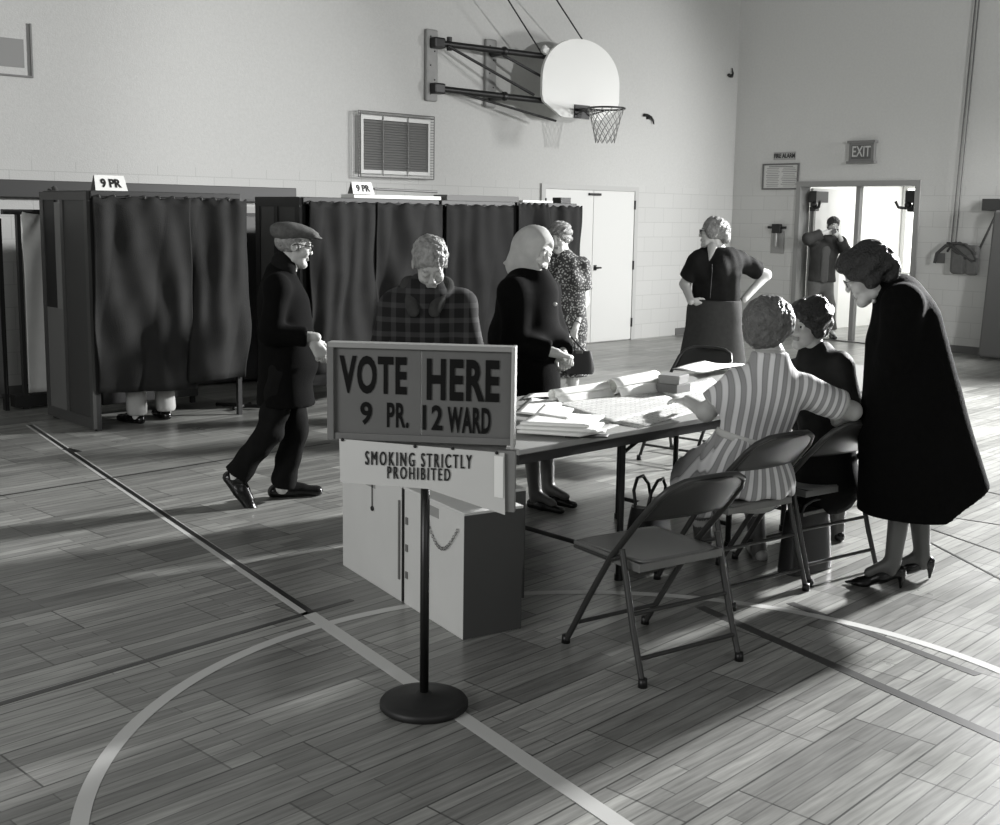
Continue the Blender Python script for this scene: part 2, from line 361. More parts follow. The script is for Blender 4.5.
for cxx in (.28, .73):
    for i in range(11):
        z = zb-.07-i*.025; yc = ya-(ya-yb)*cxx; wl = random.uniform(.09, .13)*(ya-yb)/.6; m.b2(L((EX-.0115, yc-wl, z)), L((EX-.01, yc+wl, z+.008)))
m.b2(L((EX-.0115, yb+.1, zb-.05)), L((EX-.01, ya-.1, zb-.035)))
m.build('printed_lines', mat('print_grey', 130, .7), t)
t = wall_thing('fire_alarm_pull', 9.66, 1.2, 'fire alarm pull station with a dark head and a hanging lever on a pale backplate', 'fire alarm'); L = lambda p: local(t, p)
c = onX(778, 238, EX); cyy = c[1]
MB().b2(L((EX-.015, cyy-.11, c[2]-.22)), L((EX, cyy+.11, c[2]+.1)), bev=.003).build('backplate', mat('alarm_plate', 140, .5), t)
m = MB(); m.b2(L((EX-.07, cyy-.07, c[2]+.07)), L((EX-.015, cyy+.07, c[2]+.2)), bev=.008); m.tube([L((EX-.04, cyy-.15, c[2]+.15)), L((EX-.04, cyy+.15, c[2]+.15))], .018, 8); m.build('alarm_head', dark, t)
MB().tube([L((EX-.05, cyy, c[2]+.07)), L((EX-.05, cyy, c[2]-.12))], .018, 8).build('lever', mat('lever_steel', 150, .4, .4), t)
t = wall_thing('exit_sign', 8.45, 2.4, 'boxy exit light mounted over the open doorway', 'exit sign'); L = lambda p: local(t, p)
a, b = onX(849, 142.5, EX-.07), onX(873, 161.5, EX-.07)
m = MB(); m.b2(L((EX-.06, b[1], b[2])), L((EX, a[1], a[2])), bev=.005); m.b2(L((EX-.08, b[1]-.02, a[2]-.01)), L((EX, a[1]+.02, a[2]+.02))); m.b2(L((EX-.08, b[1]-.02, b[2]-.02)), L((EX, a[1]+.02, b[2]+.01))); m.build('housing', mat('exit_housing', 110, .5), t)
MB().b2(L((EX-.066, b[1]+.04, b[2]+.04)), L((EX-.06, a[1]-.04, a[2]-.04))).build('glass_face', mat('exit_face', 82, .4), t)
text('EXIT', .2, mat('exit_letters', 175, .5), t, frame(L((EX-.068, (a[1]+b[1])/2, (a[2]+b[2])/2)), (0, -1, 0), (0, 0, 1)), .002, .68)
o = MB().b2((EX-.02, 7.2, 1.14), (EX, 7.3, 1.27), bev=.003).build('light_switch', mat('switch_dark', 85, .4), loc=(EX, 7.25, 1.2)); tag(o, 'small dark switch plate on the wall just right of the open doorway', 'switch')
# hoist cables running up the east wall, bag and box
t = empty('hoist_cable', (EX-.05, 7.0, 1.4), 0, 'pair of thin cables running up the wall from the hanging bag', 'cable'); L = lambda p: local(t, p)
for dx in (0, 4.5):
    a, b = onX(951+dx, 246, EX-.04), onX(973+dx*.8, 26, EX-.04); e = b+(b-a)*.6
    MB().tube([L(a), L(b), L(e)], .009, 6).build('cable', mat('cable_grey', 88, .5), t)
t = empty('hanging_bag', (EX-.06, 6.93, 1.05), 0, 'limp grey canvas bag tangled with straps hanging on the wall right of the doorway', 'bag'); L = lambda p: local(t, p)
cc = onX(963, 256, EX-.08)
def bag_fn(u, v):
    w = .2*(1-.12*v) ; y = cc[1]+(u-.5)*2*w; z = cc[2]+.17-v*.42
    return y, z
bm_ = mat('canvas_grey', 92, .85, var=14, vscale=18, bump=.4, bscale=60)
m = MB()
m.box(L((EX-.07, cc[1]-.02, cc[2]-.04)), (.09, .36, .36), bev=.035)
m.box(L((EX-.09, cc[1]+.05, cc[2]-.1)), (.09, .17, .26), bev=.03); m.box(L((EX-.09, cc[1]-.13, cc[2]-.1)), (.08, .15, .27), bev=.03)
m.build('pouch', bm_, t)
m = MB()
for k in range(5):
    pts = [L((EX-.1-.03*math.sin(i*1.3+k), cc[1]+.2*math.cos(i*.9+k*1.7), cc[2]+.05+.12*math.sin(i*1.1+k*2.1))) for i in range(7)]
    m.tube(pts, .016, 6)
m.tube([L((EX-.1, cc[1]+.08, cc[2]+.16)), L((EX-.12, cc[1]+.22, cc[2]+.12)), L((EX-.12, cc[1]+.33, cc[2]+.02)), L((EX-.1, cc[1]+.36, cc[2]-.1))], .022, 8)
m.build('strap', mat('strap_dark', 62, .8), t)
a, b = onX(979, 250, EX-.05), onX(999, 208, EX-.05)
MB().tube([L(a), L(b)], .014, 6).build('hanging_cord', mat('strap_dark', 62), t)
a = onX(988, 199, EX); b = onX(1012, 211, EX)
o = MB().b2((EX-.16, b[1], b[2]), (EX, a[1], a[2]), bev=.006).build('wall_box', mat('wall_box_dark', 55, .5), loc=(EX, a[1], b[2])); tag(o, 'dark box on the wall at the right edge that the bag cord is tied to', 'box')
# leaning padded mat at the right edge
mm = MB(); mm.box((0, 0, .9), (.12, .9, 1.8), Matrix.Rotation(R_(5), 3, 'Y'), bev=.03)
o = mm.build('gym_mat', mat('gym_mat_grey', 88, .7)); p = gz(1003, 352); o.location = (EX-.27, 6.05, .02); tag(o, 'grey padded gym mat standing against the wall at the right edge', 'mat')
# little hooks on the north wall
for px_, py_, pts in ((731, 75, [(-.06, 0), (-.02, -.02), (.03, -.02), (.045, .03), (.02, .1)]), (649, 117, [(-.1, .02), (-.03, .02), (.04, 0), (.09, -.04), (.11, -.09)])):
    c = onY(px_, py_, NY-.03)
    o = MB().tube([(c[0]+x, NY-.03, c[2]+z) for x, z in pts], [.022, .02, .018, .014, .007], 8).b2((c[0]-.02, NY-.03, c[2]-.03), (c[0]+.02, NY, c[2]+.01)).build('wall_hook', black, loc=c)
    tag(o, 'small bent black hook near the corner, the higher of the two' if px_ == 731 else 'small curved black hook on the wall just right of the basketball net', 'hook')
# cable hanging bits at the far left (seen above the cloth panel)
# ---------------------------------------------------------------- basketball hoop
Yb = NY-.56
bt = empty('basketball_hoop', (9.7, NY, 2.9), 0, 'wall mounted basketball backboard with rim and net on dark pipe arms', 'basketball hoop'); L = lambda p: local(bt, p)
plateM = mat('wood_plank_grey', 138, .6, var=10, vscale=14)
for px0, px1, y0, y1 in ((424.5, 437, 28.5, 102), (484.5, 495, 38.5, 108.5)):
    a = onY(px0, y0, NY-.02); b = onY(px1, y1, NY-.02); xx = (a[0]+b[0])/2
    pl = MB().b2(L((xx-.085, NY-.05, b[2])), L((xx+.085, NY, a[2])), bev=.02).build('wall_plank', plateM, bt)
    for k in range(5): MB().ball(L((xx+(.03 if k % 2 else -.03), NY-.052, b[2]+.08+(a[2]-b[2]-.16)*k/4)), .009, 8).build('bolt', dark, pl)
bx0, bx1, bz0, bz1 = 10.0, 11.36, 2.84, 3.775; bcx = (bx0+bx1)/2
out = []
for i in range(41):
    w = math.pi*(1-i/40); out.append((bcx+.68*math.cos(w), 3.26+.515*math.sin(w)**.92 if 0 < i < 40 else 3.26))
out += [(bx1, 3.08), (bx1-.03, 3.0), (bcx+.36, bz0+.01), (bcx+.3, bz0), (bcx-.3, bz0), (bcx-.36, bz0+.01), (bx0+.03, 3.0), (bx0, 3.08)]
m = MB().prism([(x, z) for x, z in out], L((0, Yb, 0)), (1, 0, 0), (0, 0, 1), (0, 1, 0), .035)
m.build('backboard', mat('backboard_white', 222, .45), bt)
pipes = MB(); P1 = onY(438, 43, NY-.1); P2 = onY(551, 57, Yb+.1); Q1 = onY(438, 88.5, NY-.1); Q2 = onY(545, 101, Yb+.1)
for p in (P1, Q1): MB().box(L((p[0]-.0, NY-.085, p[2])), (.16, .13, .12), bev=.02).build('mount_bracket', black, bt)
def lerp(a, b, t): return a+(b-a)*t
for p, q in ((P1, P2), (Q1, Q2)):
    tt = (9.62-p[0])/(q[0]-p[0]); r = lerp(p, q, tt); MB().tube([L((9.66, NY-.02, r[2]-.0)), L(tuple(r))], .045, 10).ball(L(tuple(r)), .055, 10).build('mount_bracket', black, bt)
def ext(a, b, e): return b+(b-a)*e
for p, q in ((P1, P2), (Q1, Q2)):
    e = ext(p, q, .12); MB().tube([L(tuple(p)), L(tuple(q)), L((e[0], min(e[1], Yb+.07), e[2]))], .036, 12).build('pipe_arm', black, bt)
def brace(a, ya, b, yb, r=.017): MB().tube([L(tuple(onY(*a, ya))), L(tuple(onY(*b, yb)))], r, 8).build('brace', black, bt)
brace((448, 46), NY-.16, (534, 95), Yb+.12); brace((503, 55), NY-.3, (546, 79), Yb+.1); brace((450, 90), NY-.13, (556, 121), Yb+.08, .014)
MB().tube([L((P1[0]+.15, P1[1]-.02, P1[2]-.07)), L((P1[0]+.15, P1[1]-.02, P1[2]+.08))], .03, 8).build('collar', black, bt)
bk = MB(); bk.b2(L((bcx-.5, Yb+.035, 3.0)), L((bcx+.5, Yb+.1, 3.07))); bk.b2(L((bcx-.5, Yb+.035, 3.5)), L((bcx+.5, Yb+.1, 3.57))); bk.build('back_frame', black, bt)
# right hand arms behind the board back to the wall
MB().tube([L((bcx+.4, Yb+.07, 3.05)), L((bcx+.9, NY, 3.05))], .03, 8).build('pipe_arm', black, bt)
rc = onY(606, 108.5, Yb-.40); rr = .225; rz = rc[2]
rim = MB().tube([L((rc[0]+rr*math.cos(i*math.pi/16), rc[1]+rr*math.sin(i*math.pi/16), rz)) for i in range(32)], .011, 8, closed=True)
rim.b2(L((rc[0]-.09, rc[1]+rr-.01, rz-.02)), L((rc[0]+.09, Yb, rz+.012))); rim.b2(L((rc[0]-.13, Yb-.02, rz-.1)), L((rc[0]+.13, Yb, rz+.06)))
for sx in (-1, 1): rim.tube([L((rc[0]+sx*.1, Yb, rz-.06)), L((rc[0]+sx*.17, rc[1]+.14, rz))], .01, 6)
rim.build('rim', black, bt)
net = MB(); NS = 12
def npt(k, j):
    rad = rr-.01-(.10*(j/6)**.8); w = 2*math.pi*(k+.5*(j % 2))/NS
    return L((rc[0]+rad*math.cos(w), rc[1]+rad*math.sin(w), rz-.01-.065*j))
for k in range(NS):
    for j in range(6):
        net.tube([npt(k, j), npt(k, j+1)], .0045, 4); net.tube([npt(k, j), npt(k-1 if j % 2 == 0 else k+1, j+1)], .0045, 4)
net.build('net', mat('net_cord', 150, .8), bt)
for (a, b, yb) in (((573.6, 26), (584, 42), Yb+.03), ((524.6, 26), (541, 52), Yb+.1)):
    p, q = onY(*b, yb), onY(*a, yb-.05)
    tp = q+(q-p)*2.2
    MB().tube([L(tuple(p)), L(tuple(tp))], .009, 6).build('stay_cable', dark, bt)
MB().box(L(tuple(onY(545, 50, Yb+.06))), (.09, .05, .09), Matrix.Rotation(.5, 3, 'Y'), bev=.01).build('cable_anchor', mat('white_bracket', 200, .5), bt)

# ---------------------------------------------------------------- voting booths
def booth_cloth(tone, name):
    m = mat(name, tone, .85, var=7, vscale=9, bump=.35, bscale=160, spec=.25); return m
def curtain(x0, x1, y, zt, zb, m, par, seed, amp=.03, n=90, name='curtain', lift=None, flare=0.):
    rnd = random.Random(seed); ph = [rnd.uniform(0, 6.28) for _ in range(6)]; fr = [rnd.uniform(5, 9), rnd.uniform(11, 17), rnd.uniform(20, 32), rnd.uniform(2, 4)]
    def fn(u, v):
        x = x0+(x1-x0)*u; g = .35+.65*v
        s = x*fr[0]+ph[0]+1.3*v*math.sin(ph[4]+x*3)+v*1.5; o = math.sin(s)*.9+.6*abs(math.sin(x*fr[1]*.6+ph[1]+v*1.8))+.45*math.sin(x*fr[2]+ph[2]-v*4+2*math.sin(x*5+v*3))*(1-.6*v)+.7*math.sin(x*fr[3]*2+ph[3]+v*4.5)*v+.25*math.sin(v*17+x*9+ph[5])*math.sin(x*13+ph[1])
        z = zt+(zb-zt)*v+(lift(u) if lift else 0)*v+.012*math.sin(s)*v - .02*math.sin(u*math.pi*5)**2*(1-v)
        xx = x+flare*v*(u-.5)*2+.02*math.sin(v*9+ph[5]+u*5)*v
        return local(par, (xx, y-amp*1.35*o*g-.05, z))
    o = MB().grid(fn, n, 26).build(name, m, par, solid=.006); return o
steelB = mat('booth_steel', 74, .4, .2, var=5, vscale=3); steelD = mat('booth_dark', 30, .5); inner = mat('booth_inner', 108, .5)
def booth(x0, x1, yf, yb, zt, label, seed, tone=52, sp=True, group='curtained voting booths along the wall'):
    t = empty('voting_booth', ((x0+x1)/2, (yf+yb)/2, 0), 0, label, 'voting booth', group); L = lambda p: local(t, p)
    m = MB(); m.b2(L((x0+.3, yb-.3, .1)), L((x1-.1, yb, zt-.05)), bev=.01); m.build('machine_cabinet', steelD, t)
    m = MB(); m.b2(L((x0, yf-.02, zt-.06)), L((x1, yb, zt)), bev=.006); m.build('top_board', steelD, t)
    m = MB(); m.tube([L((x0+.02, yf-.03, zt-.05)), L((x1-.02, yf-.03, zt-.05))], .012, 8); m.build('curtain_rail', dark, t)
    for xx in (x0+.02, x1-.02):
        for yy in (yf+.02, yb-.04):
            MB().b2(L((xx-.018, yy-.018, 0)), L((xx+.018, yy+.018, zt-.05))).build('post', steelD, t)
    for k in range(int((x1-x0)/.12)): x = x0+.06+k*.12; MB().tube([L((x, yf-.03+.02*math.cos(w), zt-.05+.02*math.sin(w))) for w in [i*math.pi/5 for i in range(10)]], .003, 4, closed=True).build('curtain_ring', steel, t)
    return t, L
YF = 8.5
# booth 1
t, L = booth(3.80, 5.06, YF, 9.35, 1.81, 'voting booth at the left with a grey steel side and a person behind its curtain', 1)
cm1 = booth_cloth(35, 'booth_cloth_heavy')
curtain(3.80, 4.56, YF-.02, 1.77, .30, cm1, t, 5, .045, 90, lift=lambda u: -.03*u); curtain(4.52, 5.06, YF-.04, 1.77, .33, cm1, t, 9, .045, 70, flare=.04)
m = MB()   # steel side: outer frame, recessed slot, pale inset strip, lower door
for a, b in (((3.775, YF, 0.02), (3.80, YF+.05, 1.8)), ((3.775, 9.3, .02), (3.80, 9.36, 1.8)), ((3.775, YF, 1.74), (3.80, 9.36, 1.8)), ((3.775, YF, .02), (3.80, 9.36, .1)), ((3.775, 8.93, .02), (3.80, 8.98, 1.8))): m.b2(L(a), L(b))
m.build('side_frame', steelB, t)
MB().b2(L((3.785, YF+.04, .05)), L((3.80, 8.95, 1.76))).build('side_panel', mat('booth_side_dark', 58, .45), t)
MB().b2(L((3.782, 8.98, .9)), L((3.795, 9.1, 1.72))).build('inset_strip', inner, t)
MB().b2(L((3.782, 9.1, .9)), L((3.795, 9.3, 1.74))).build('side_slot', steelD, t)
MB().b2(L((3.78, 8.98, .08)), L((3.797, 9.3, .9)), bev=.004).build('side_door', mat('booth_door_grey', 98, .45), t)
def precinct_card(x, y, z, w, h, az, label):
    t = empty('precinct_card', (x, y, z), az, label, 'sign', 'folded 9 PR cards on the booths')
    pm = mat('card_white', 225, .7); dd = h*.42
    m = MB().prism([(-w/2, 0), (w/2, 0), (w/2*.92, h), (-w/2*.92, h)], (0, -dd, 0), (1, 0, 0), (0, dd/h*.9, 1), (0, .004, 0), 1.)
    m.build('front_flap', pm, t)
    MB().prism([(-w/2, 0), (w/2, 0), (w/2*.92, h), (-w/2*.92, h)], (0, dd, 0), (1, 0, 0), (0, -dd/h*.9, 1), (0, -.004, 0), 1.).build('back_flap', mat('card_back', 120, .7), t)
    text('9 PR', h*.78, black, t, frame((0, -dd*.56-.003, h*.46), (1, 0, 0), (0, dd/h*.9, 1)), .004, .92)
    return t
p = onY(109, 185, 8.62); precinct_card(p[0], 8.62, 1.812, .255, .115, 0, 'white folded card reading 9 PR on top of the left booth')
# booths 2-4
t, L = booth(5.66, 7.16, YF, 9.2, 1.80, 'wide voting booth behind the walking man with two dark curtains', 2)
cm2 = booth_cloth(23, 'booth_cloth_dark')
curtain(5.68, 6.42, YF-.02, 1.77, .28, cm2, t, 12, .04, 80); curtain(6.40, 7.16, YF-.03, 1.77, .28, cm2, t, 15, .04, 80)
m = MB()
for a, b in (((5.635, YF, 0.02), (5.66, YF+.07, 1.8)), ((5.635, 9.13, .02), (5.66, 9.2, 1.8)), ((5.635, YF, 1.72), (5.66, 9.2, 1.8)), ((5.635, YF, .02), (5.66, 9.2, .1)), ((5.635, 8.84, .1), (5.66, 8.9, 1.72))): m.b2(L(a), L(b))
m.build('side_frame', steelD, t)
MB().b2(L((5.643, 8.9, .1)), L((5.655, 9.13, 1.72))).build('inset_strip', mat('booth_inset', 84, .5), t)
MB().b2(L((5.643, YF+.07, .1)), L((5.655, 8.84, 1.72))).build('side_panel', mat('booth_side_dark', 58), t)
p = onY(362, 184, 8.62); precinct_card(p[0]-.01, 8.62, 1.84, .235, .105, 0, 'white folded card reading 9 PR on top of the middle booth')
o = MB().tube([tuple(onY(374, 189, 8.7)), tuple(onY(437, 192, 8.7))], .012, 8).build('curtain_rod', mat('rod_grey', 95, .5)); o.data.transform(Matrix.Translation((0, 0, 0)))
tag(o, 'thin rod lying above the long white card on the middle booth', 'rod')
a, b = onY(350, 191, 8.66), onY(437, 197, 8.66)
o = MB().b2((a[0], 8.6, 1.804), (b[0], 8.8, 1.836), bev=.004).build('white_board', mat('card_white', 225), loc=(a[0], 8.6, 1.80)); tag(o, 'long flat white board lying on top of the middle booth', 'board')
t, L = booth(7.191, 8.139, YF, 9.35, 1.80, 'narrow voting booth with a nearly black curtain, between the wide booth and the end booth', 3)
cm3 = booth_cloth(12, 'booth_cloth_black')
curtain(7.21, 8.139, YF-.02, 1.77, .28, cm3, t, 22, .022, 70)
t, L = booth(8.168, 9.028, YF, 9.35, 1.80, 'end voting booth with a gathered dark curtain, nearest the closed double door', 4)
curtain(8.109, 8.5, YF-.06, 1.8, .3, cm3, t, 31, .06, 60); curtain(8.5, 9.057, YF-.03, 1.78, .3, booth_cloth(20, 'booth_cloth_end'), t, 37, .045, 60)
def side_curtain(par, x, y0, y1, zt, zb, m):
    fn = lambda u, v: local(par, (x+.03*math.sin(u*14+v)*(.4+.6*v), y0+(y1-y0)*u, zt+(zb-zt)*v))
    MB().grid(fn, 30, 16).build('curtain', m, par, solid=.006)
side_curtain(t, 9.055, YF-.03, 9.3, 1.78, .3, cm3)
def top_item(nm, p0, p1, y, z, h, m, label, cat, dy=.2):
    a, b = onY(*p0, y), onY(*p1, y); o = MB().b2((a[0], y, z), (b[0], y+dy, z+h), bev=.004).build(nm, m, loc=((a[0]+b[0])/2, y, z)); return tag(o, label, cat)
top_item('flat_carton', (447, 193), (519, 196), 8.6, 1.801, .055, mat('carton_grey', 92, .7), 'long flat grey carton on top of the black curtained booth', 'carton')
top_item('equipment_case', (561, 190), (571, 195), 8.6, 1.801, .06, dark, 'small dark case on the right end of the end booth', 'case', .12)
top_item('paper_stack', (523, 195), (553, 198), 8.6, 1.801, .022, mat('card_white', 225), 'low stack of white papers on top of the end booth', 'papers')
# cloth panel at the far left with tied top, and a dark booth beyond it
t = empty('hanging_cloth', (3.92, 9.85, 0), 0, 'pale grey cloth hanging gathered from a knot at the left of the first booth', 'cloth'); L = lambda p: local(t, p)
kx = 4.1
def fn(u, v):
    x = 3.8+.33*u; g = math.exp(-v*3.5)
    return L((x-.0, 9.8-.02*math.sin((x-kx)/(v+.15)*9)*g-.008*math.sin(u*9+v*3), 1.64-.02*math.sin(u*math.pi)*(1-v)-v*1.5))
MB().grid(fn, 40, 30).build('cloth_sheet', mat('cloth_grey', 195, .8, var=8, vscale=10, spec=.2), t, solid=.006)
m = MB(); m.tube([L((4.06, 9.76, 1.85)), L((4.08, 9.72, 1.78)), L((4.06, 9.74, 1.7)), L((4.12, 9.72, 1.64))], [.02, .03, .025, .03], 8); m.tube([L((4.02, 9.78, 1.83)), L((4.1, 9.74, 1.76)), L((4.13, 9.74, 1.66))], .012, 6); m.build('knot', mat('knot_dark', 60, .8), t)
MB().b2(L((3.66, 9.82, 1.62)), L((4.18, 9.87, 1.66))).b2(L((4.13, 9.82, 0)), L((4.17, 9.87, 1.66))).b2(L((3.77, 9.82, 0)), L((3.80, 9.87, 1.66))).b2(L((3.7, 9.82, .02)), L((4.18, 9.95, .12))).build('cloth_frame', steelD, t)
t = empty('cloth_screen', (3.5, 9.9, 0), 0, 'dark grey cloth screen at the left edge beside the pale hanging cloth', 'screen'); L = lambda p: local(t, p)
MB().grid(lambda u, v: L((3.08+.56*u, 9.86+.025*math.sin(u*22+v), 1.56-v*1.42)), 40, 10).build('cloth_sheet', mat('screen_cloth', 72, .85), t, solid=.006)
MB().b2(L((3.05, 9.84, 0)), L((3.09, 9.9, 1.58))).b2(L((3.62, 9.84, 0)), L((3.65, 9.9, 1.58))).b2(L((3.05, 9.84, 1.55)), L((3.65, 9.9, 1.585))).build('screen_frame', dark, t)
# floor clutter right of booth 1 (machine foot)
t = empty('machine_stand', (5.2, 8.8, 0), 0, 'low dark folding stand on the floor between the left booth and the wide one', 'stand'); L = lambda p: local(t, p)
m = MB()
for a, b in (((5.09, 8.7, .02), (5.30, 8.78, .03)), ((5.10, 9.0, .02), (5.30, 8.6, .03)), ((5.2, 8.8, .02), (5.2, 8.8, .35))): m.tube([L(a), L(b)], .016, 8)
m.build('stand_leg', dark, t)

# ---------------------------------------------------------------- stanchion with VOTE HERE sign
pb = gz(424, 706.5)
t = empty('rope_stanchion', pb, 0, 'black stanchion post with a heavy round base standing under the VOTE HERE sign', 'stanchion')
br = .152
m = MB().lathe([(0, 0), (br-.006, 0), (br, .006), (br, .02), (br-.006, .028), (br*.75, .036), (.03, .046), (.022, .055), (0, .055)], n=48); m.build('base', mat('cast_black', 24, .55, var=6, vscale=30), t)
MB().lathe([(0, .05), (.0155, .05), (.0155, .86), (0, .86)], n=20).build('post', black, t)
MB().lathe([(0, .85), (.024, .85), (.026, .86), (.022, .875), (0, .88)], n=20).build('cap', black, t)
# sign: a wooden box frame seen nearly face on
D0 = 3.79
def atD(x, y, D):
    d = ray(x, y); return CAM+D*d/(d@CF)
TL, TR_, BL, BR = atD(327.5, 343, D0), atD(515, 346, D0-.07), atD(331, 438.5, D0+.044), atD(517, 446, D0-.026)
cxy = (TL+TR_)/2; rt = TR_-TL; rt[2] = 0; Wd = float(np.linalg.norm(rt)); rt /= Wd; nrm = np.array([rt[1], -rt[0], 0.])  # toward camera
zt, zb = float((TL[2]+TR_[2])/2), float((BL[2]+BR[2])/2); HH = zt-zb
t = empty('vote_here_sign', (cxy[0], cxy[1], zb), math.atan2(rt[1], rt[0]), 'wide wooden framed sign reading VOTE HERE 9 PR. 12 WARD', 'sign')
# local frame: x right, y away from the camera, z up
sw = mat('sign_wood', 104, .6, var=10, vscale=8); sc = mat('sign_board_grey', 98, .75, var=7, vscale=6); dl = mat('sign_letters', 24, .8, spec=.1)
W2 = Wd/2; fw_ = .022
MB().b2((-W2+fw_, .004, fw_), (0, .014, HH-fw_*.8)).build('left_panel', sc, t)
MB().b2((0.003, .004, fw_), (W2-.006, .014, HH-fw_*.8)).build('right_panel', sc, t)
m = MB(); m.b2((-W2, -.012, 0), (-W2+fw_, .045, HH), bev=.002); m.b2((-W2+fw_, -.006, 0), (W2, .045, fw_), bev=.002); m.build('frame', sw, t)
MB().b2((-W2+fw_*.2, -.012, HH-fw_*.7), (W2, .045, HH), bev=.002).build('top_rail', mat('sign_wood_pale', 138, .55, var=8, vscale=8), t)
MB().b2((W2-.008, -.014, -.01), (W2+.002, .05, HH), bev=.002).build('right_edge', mat('sign_edge_pale', 165, .5), t)
def T(body, x, z, size, xs, bold=.0, par=t, m_=dl, y=.002, ys=1.): return text(body, size, m_, par, frame((x, y, z), (1, 0, 0), (0, 0, 1)), bold, xs, ys)
sx_ = Wd/187.
def tx(px_): return (px_-421.5)*sx_
def tz(py_): return zt-zb-(py_-344.5)*(HH/97.)
def fit(body, xa, xb, ya, yb, par, m_, fx, fz, y=.002, bold=.0, fat=0):
    o = text(body, 1., m_, par, frame((0, y, 0), (1, 0, 0), (0, 0, 1)), bold, 1., 1., spacing=1.12 if len(body) < 8 else 1.4)
    if fat:   # heavier strokes: the same letters repeated a hair to each side
        vs = [tuple(v.co) for v in o.data.vertices]; fs = [tuple(p.vertices) for p in o.data.polygons]; n = len(vs); k = (-fat, 0, fat)
        me = bpy.data.meshes.new('lettering'); me.from_pydata([(x+q, yy+.0004*i, z) for i, q in enumerate(k) for x, yy, z in vs], [], [tuple(a+n*i for a in f) for i in range(3) for f in fs]); me.materials.append(m_); o.data = me
    xs = [v.co.x for v in o.data.vertices]; zs = [v.co.z for v in o.data.vertices]
    w, h = fx(xb)-fx(xa), abs(fz(ya)-fz(yb)); ccx, ccz = (fx(xa)+fx(xb))/2, (fz(ya)+fz(yb))/2
    mx_, mz_ = (max(xs)+min(xs))/2, (max(zs)+min(zs))/2
    for v in o.data.vertices: v.co.x = ccx+(v.co.x-mx_)*w/(max(xs)-min(xs)); v.co.z = ccz+(v.co.z-mz_)*h/(max(zs)-min(zs)); v.co.y = y-.0015+(v.co.y-y)*.5
    return o
fit('VOTE', 340, 408, 357, 395, t, dl, tx, tz, bold=.035); fit('HERE', 428, 500, 358, 399, t, dl, tx, tz, bold=.035)
fit('9', 361, 373, 403, 426, t, dl, tx, tz, bold=.03); fit('PR.', 388, 410, 403, 428, t, dl, tx, tz, bold=.025)
fit('12', 424, 444, 404, 429, t, dl, tx, tz, bold=.025); fit('WARD', 449, 492, 405, 431, t, dl, tx, tz, bold=.03)
# smoking sheet hung under the sign
t2 = empty('no_smoking_sheet', (cxy[0], cxy[1], zb-.24), math.atan2(rt[1], rt[0]), 'white paper sheet reading SMOKING STRICTLY PROHIBITED tacked under the VOTE HERE sign', 'sign')
zs0 = zb-.24
def sx2(p): return (p-421.5)*sx_
def sz2(p): return (zt-(p-344.5)*(HH/97.))-zs0
# outline: straight top, lower edge steps down to the right
sh = [(341, 440), (507, 448), (508.5, 510), (430, 487), (342, 484)]
m = MB().prism([(sx2(x), sz2(y)) for x, y in sh], (0, -.02, 0), (1, 0, 0), (0, 0, 1), (0, .0015, 0), 1.); m.build('paper', mat('sheet_white', 200, .7, var=5, vscale=5), t2)
m = MB().prism([(sx2(x), sz2(y)) for x, y in [(497, 451), (506, 451.5), (506.5, 493), (497.5, 492)]], (0, -.0235, 0), (1, 0, 0), (0, 0, 1), (0, .001, 0), 1.); m.build('taped_strip', mat('tape_white', 235, .5), t2)
for x, y in ((344.5, 440.5), (418, 444.5), (455.5, 445), (499.5, 448)):
    MB().ball((sx2(x), -.023, sz2(y)), (.006, .003, .006), 10).build('tack', dark, t2)
fit('SMOKING STRICTLY', 367.5, 475, 451, 465, t2, mat('sheet_ink', 25, .6), sx2, sz2, y=-.022, bold=.0, fat=.035)
fit('PROHIBITED', 390, 453.5, 465.5, 478, t2, mat('sheet_ink', 25), sx2, sz2, y=-.022, bold=.0, fat=.035)
# wooden stand holding the sign: side board at the right, cross piece behind, clamp on the post
t3 = empty('sign_stand', (cxy[0], cxy[1], .521), math.atan2(rt[1], rt[0]), 'plain wooden backing with a side board holding up the sign behind the paper sheet', 'wooden stand')
zz = lambda p: (zt-(p-344.5)*(HH/97.))-.52
MB().b2((W2-.05, -.008, zz(508)), (W2+.008, .018, zz(447)), bev=.002).build('side_board', mat('stand_wood', 122, .6, var=10, vscale=10), t3)
MB().b2((-W2+.03, .052, zz(470)), (W2-.03, .066, zz(436)), bev=.002).build('cross_board', mat('stand_wood', 122), t3)
o3 = MB().b2((tx(424)-.02, .068, zz(440)), (tx(424)+.02, .08, zz(400))).build('cleat', mat('stand_wood', 122), t3)

# ---------------------------------------------------------------- ballot boxes
A0 = gz(343, 565); B0 = gz(463, 640.5); dv = (A0-B0); LL = float(np.linalg.norm(dv)); dv /= LL; azb = -math.atan2(dv[0], dv[1])
wh = mat('box_white', 205, .55, var=5, vscale=5)
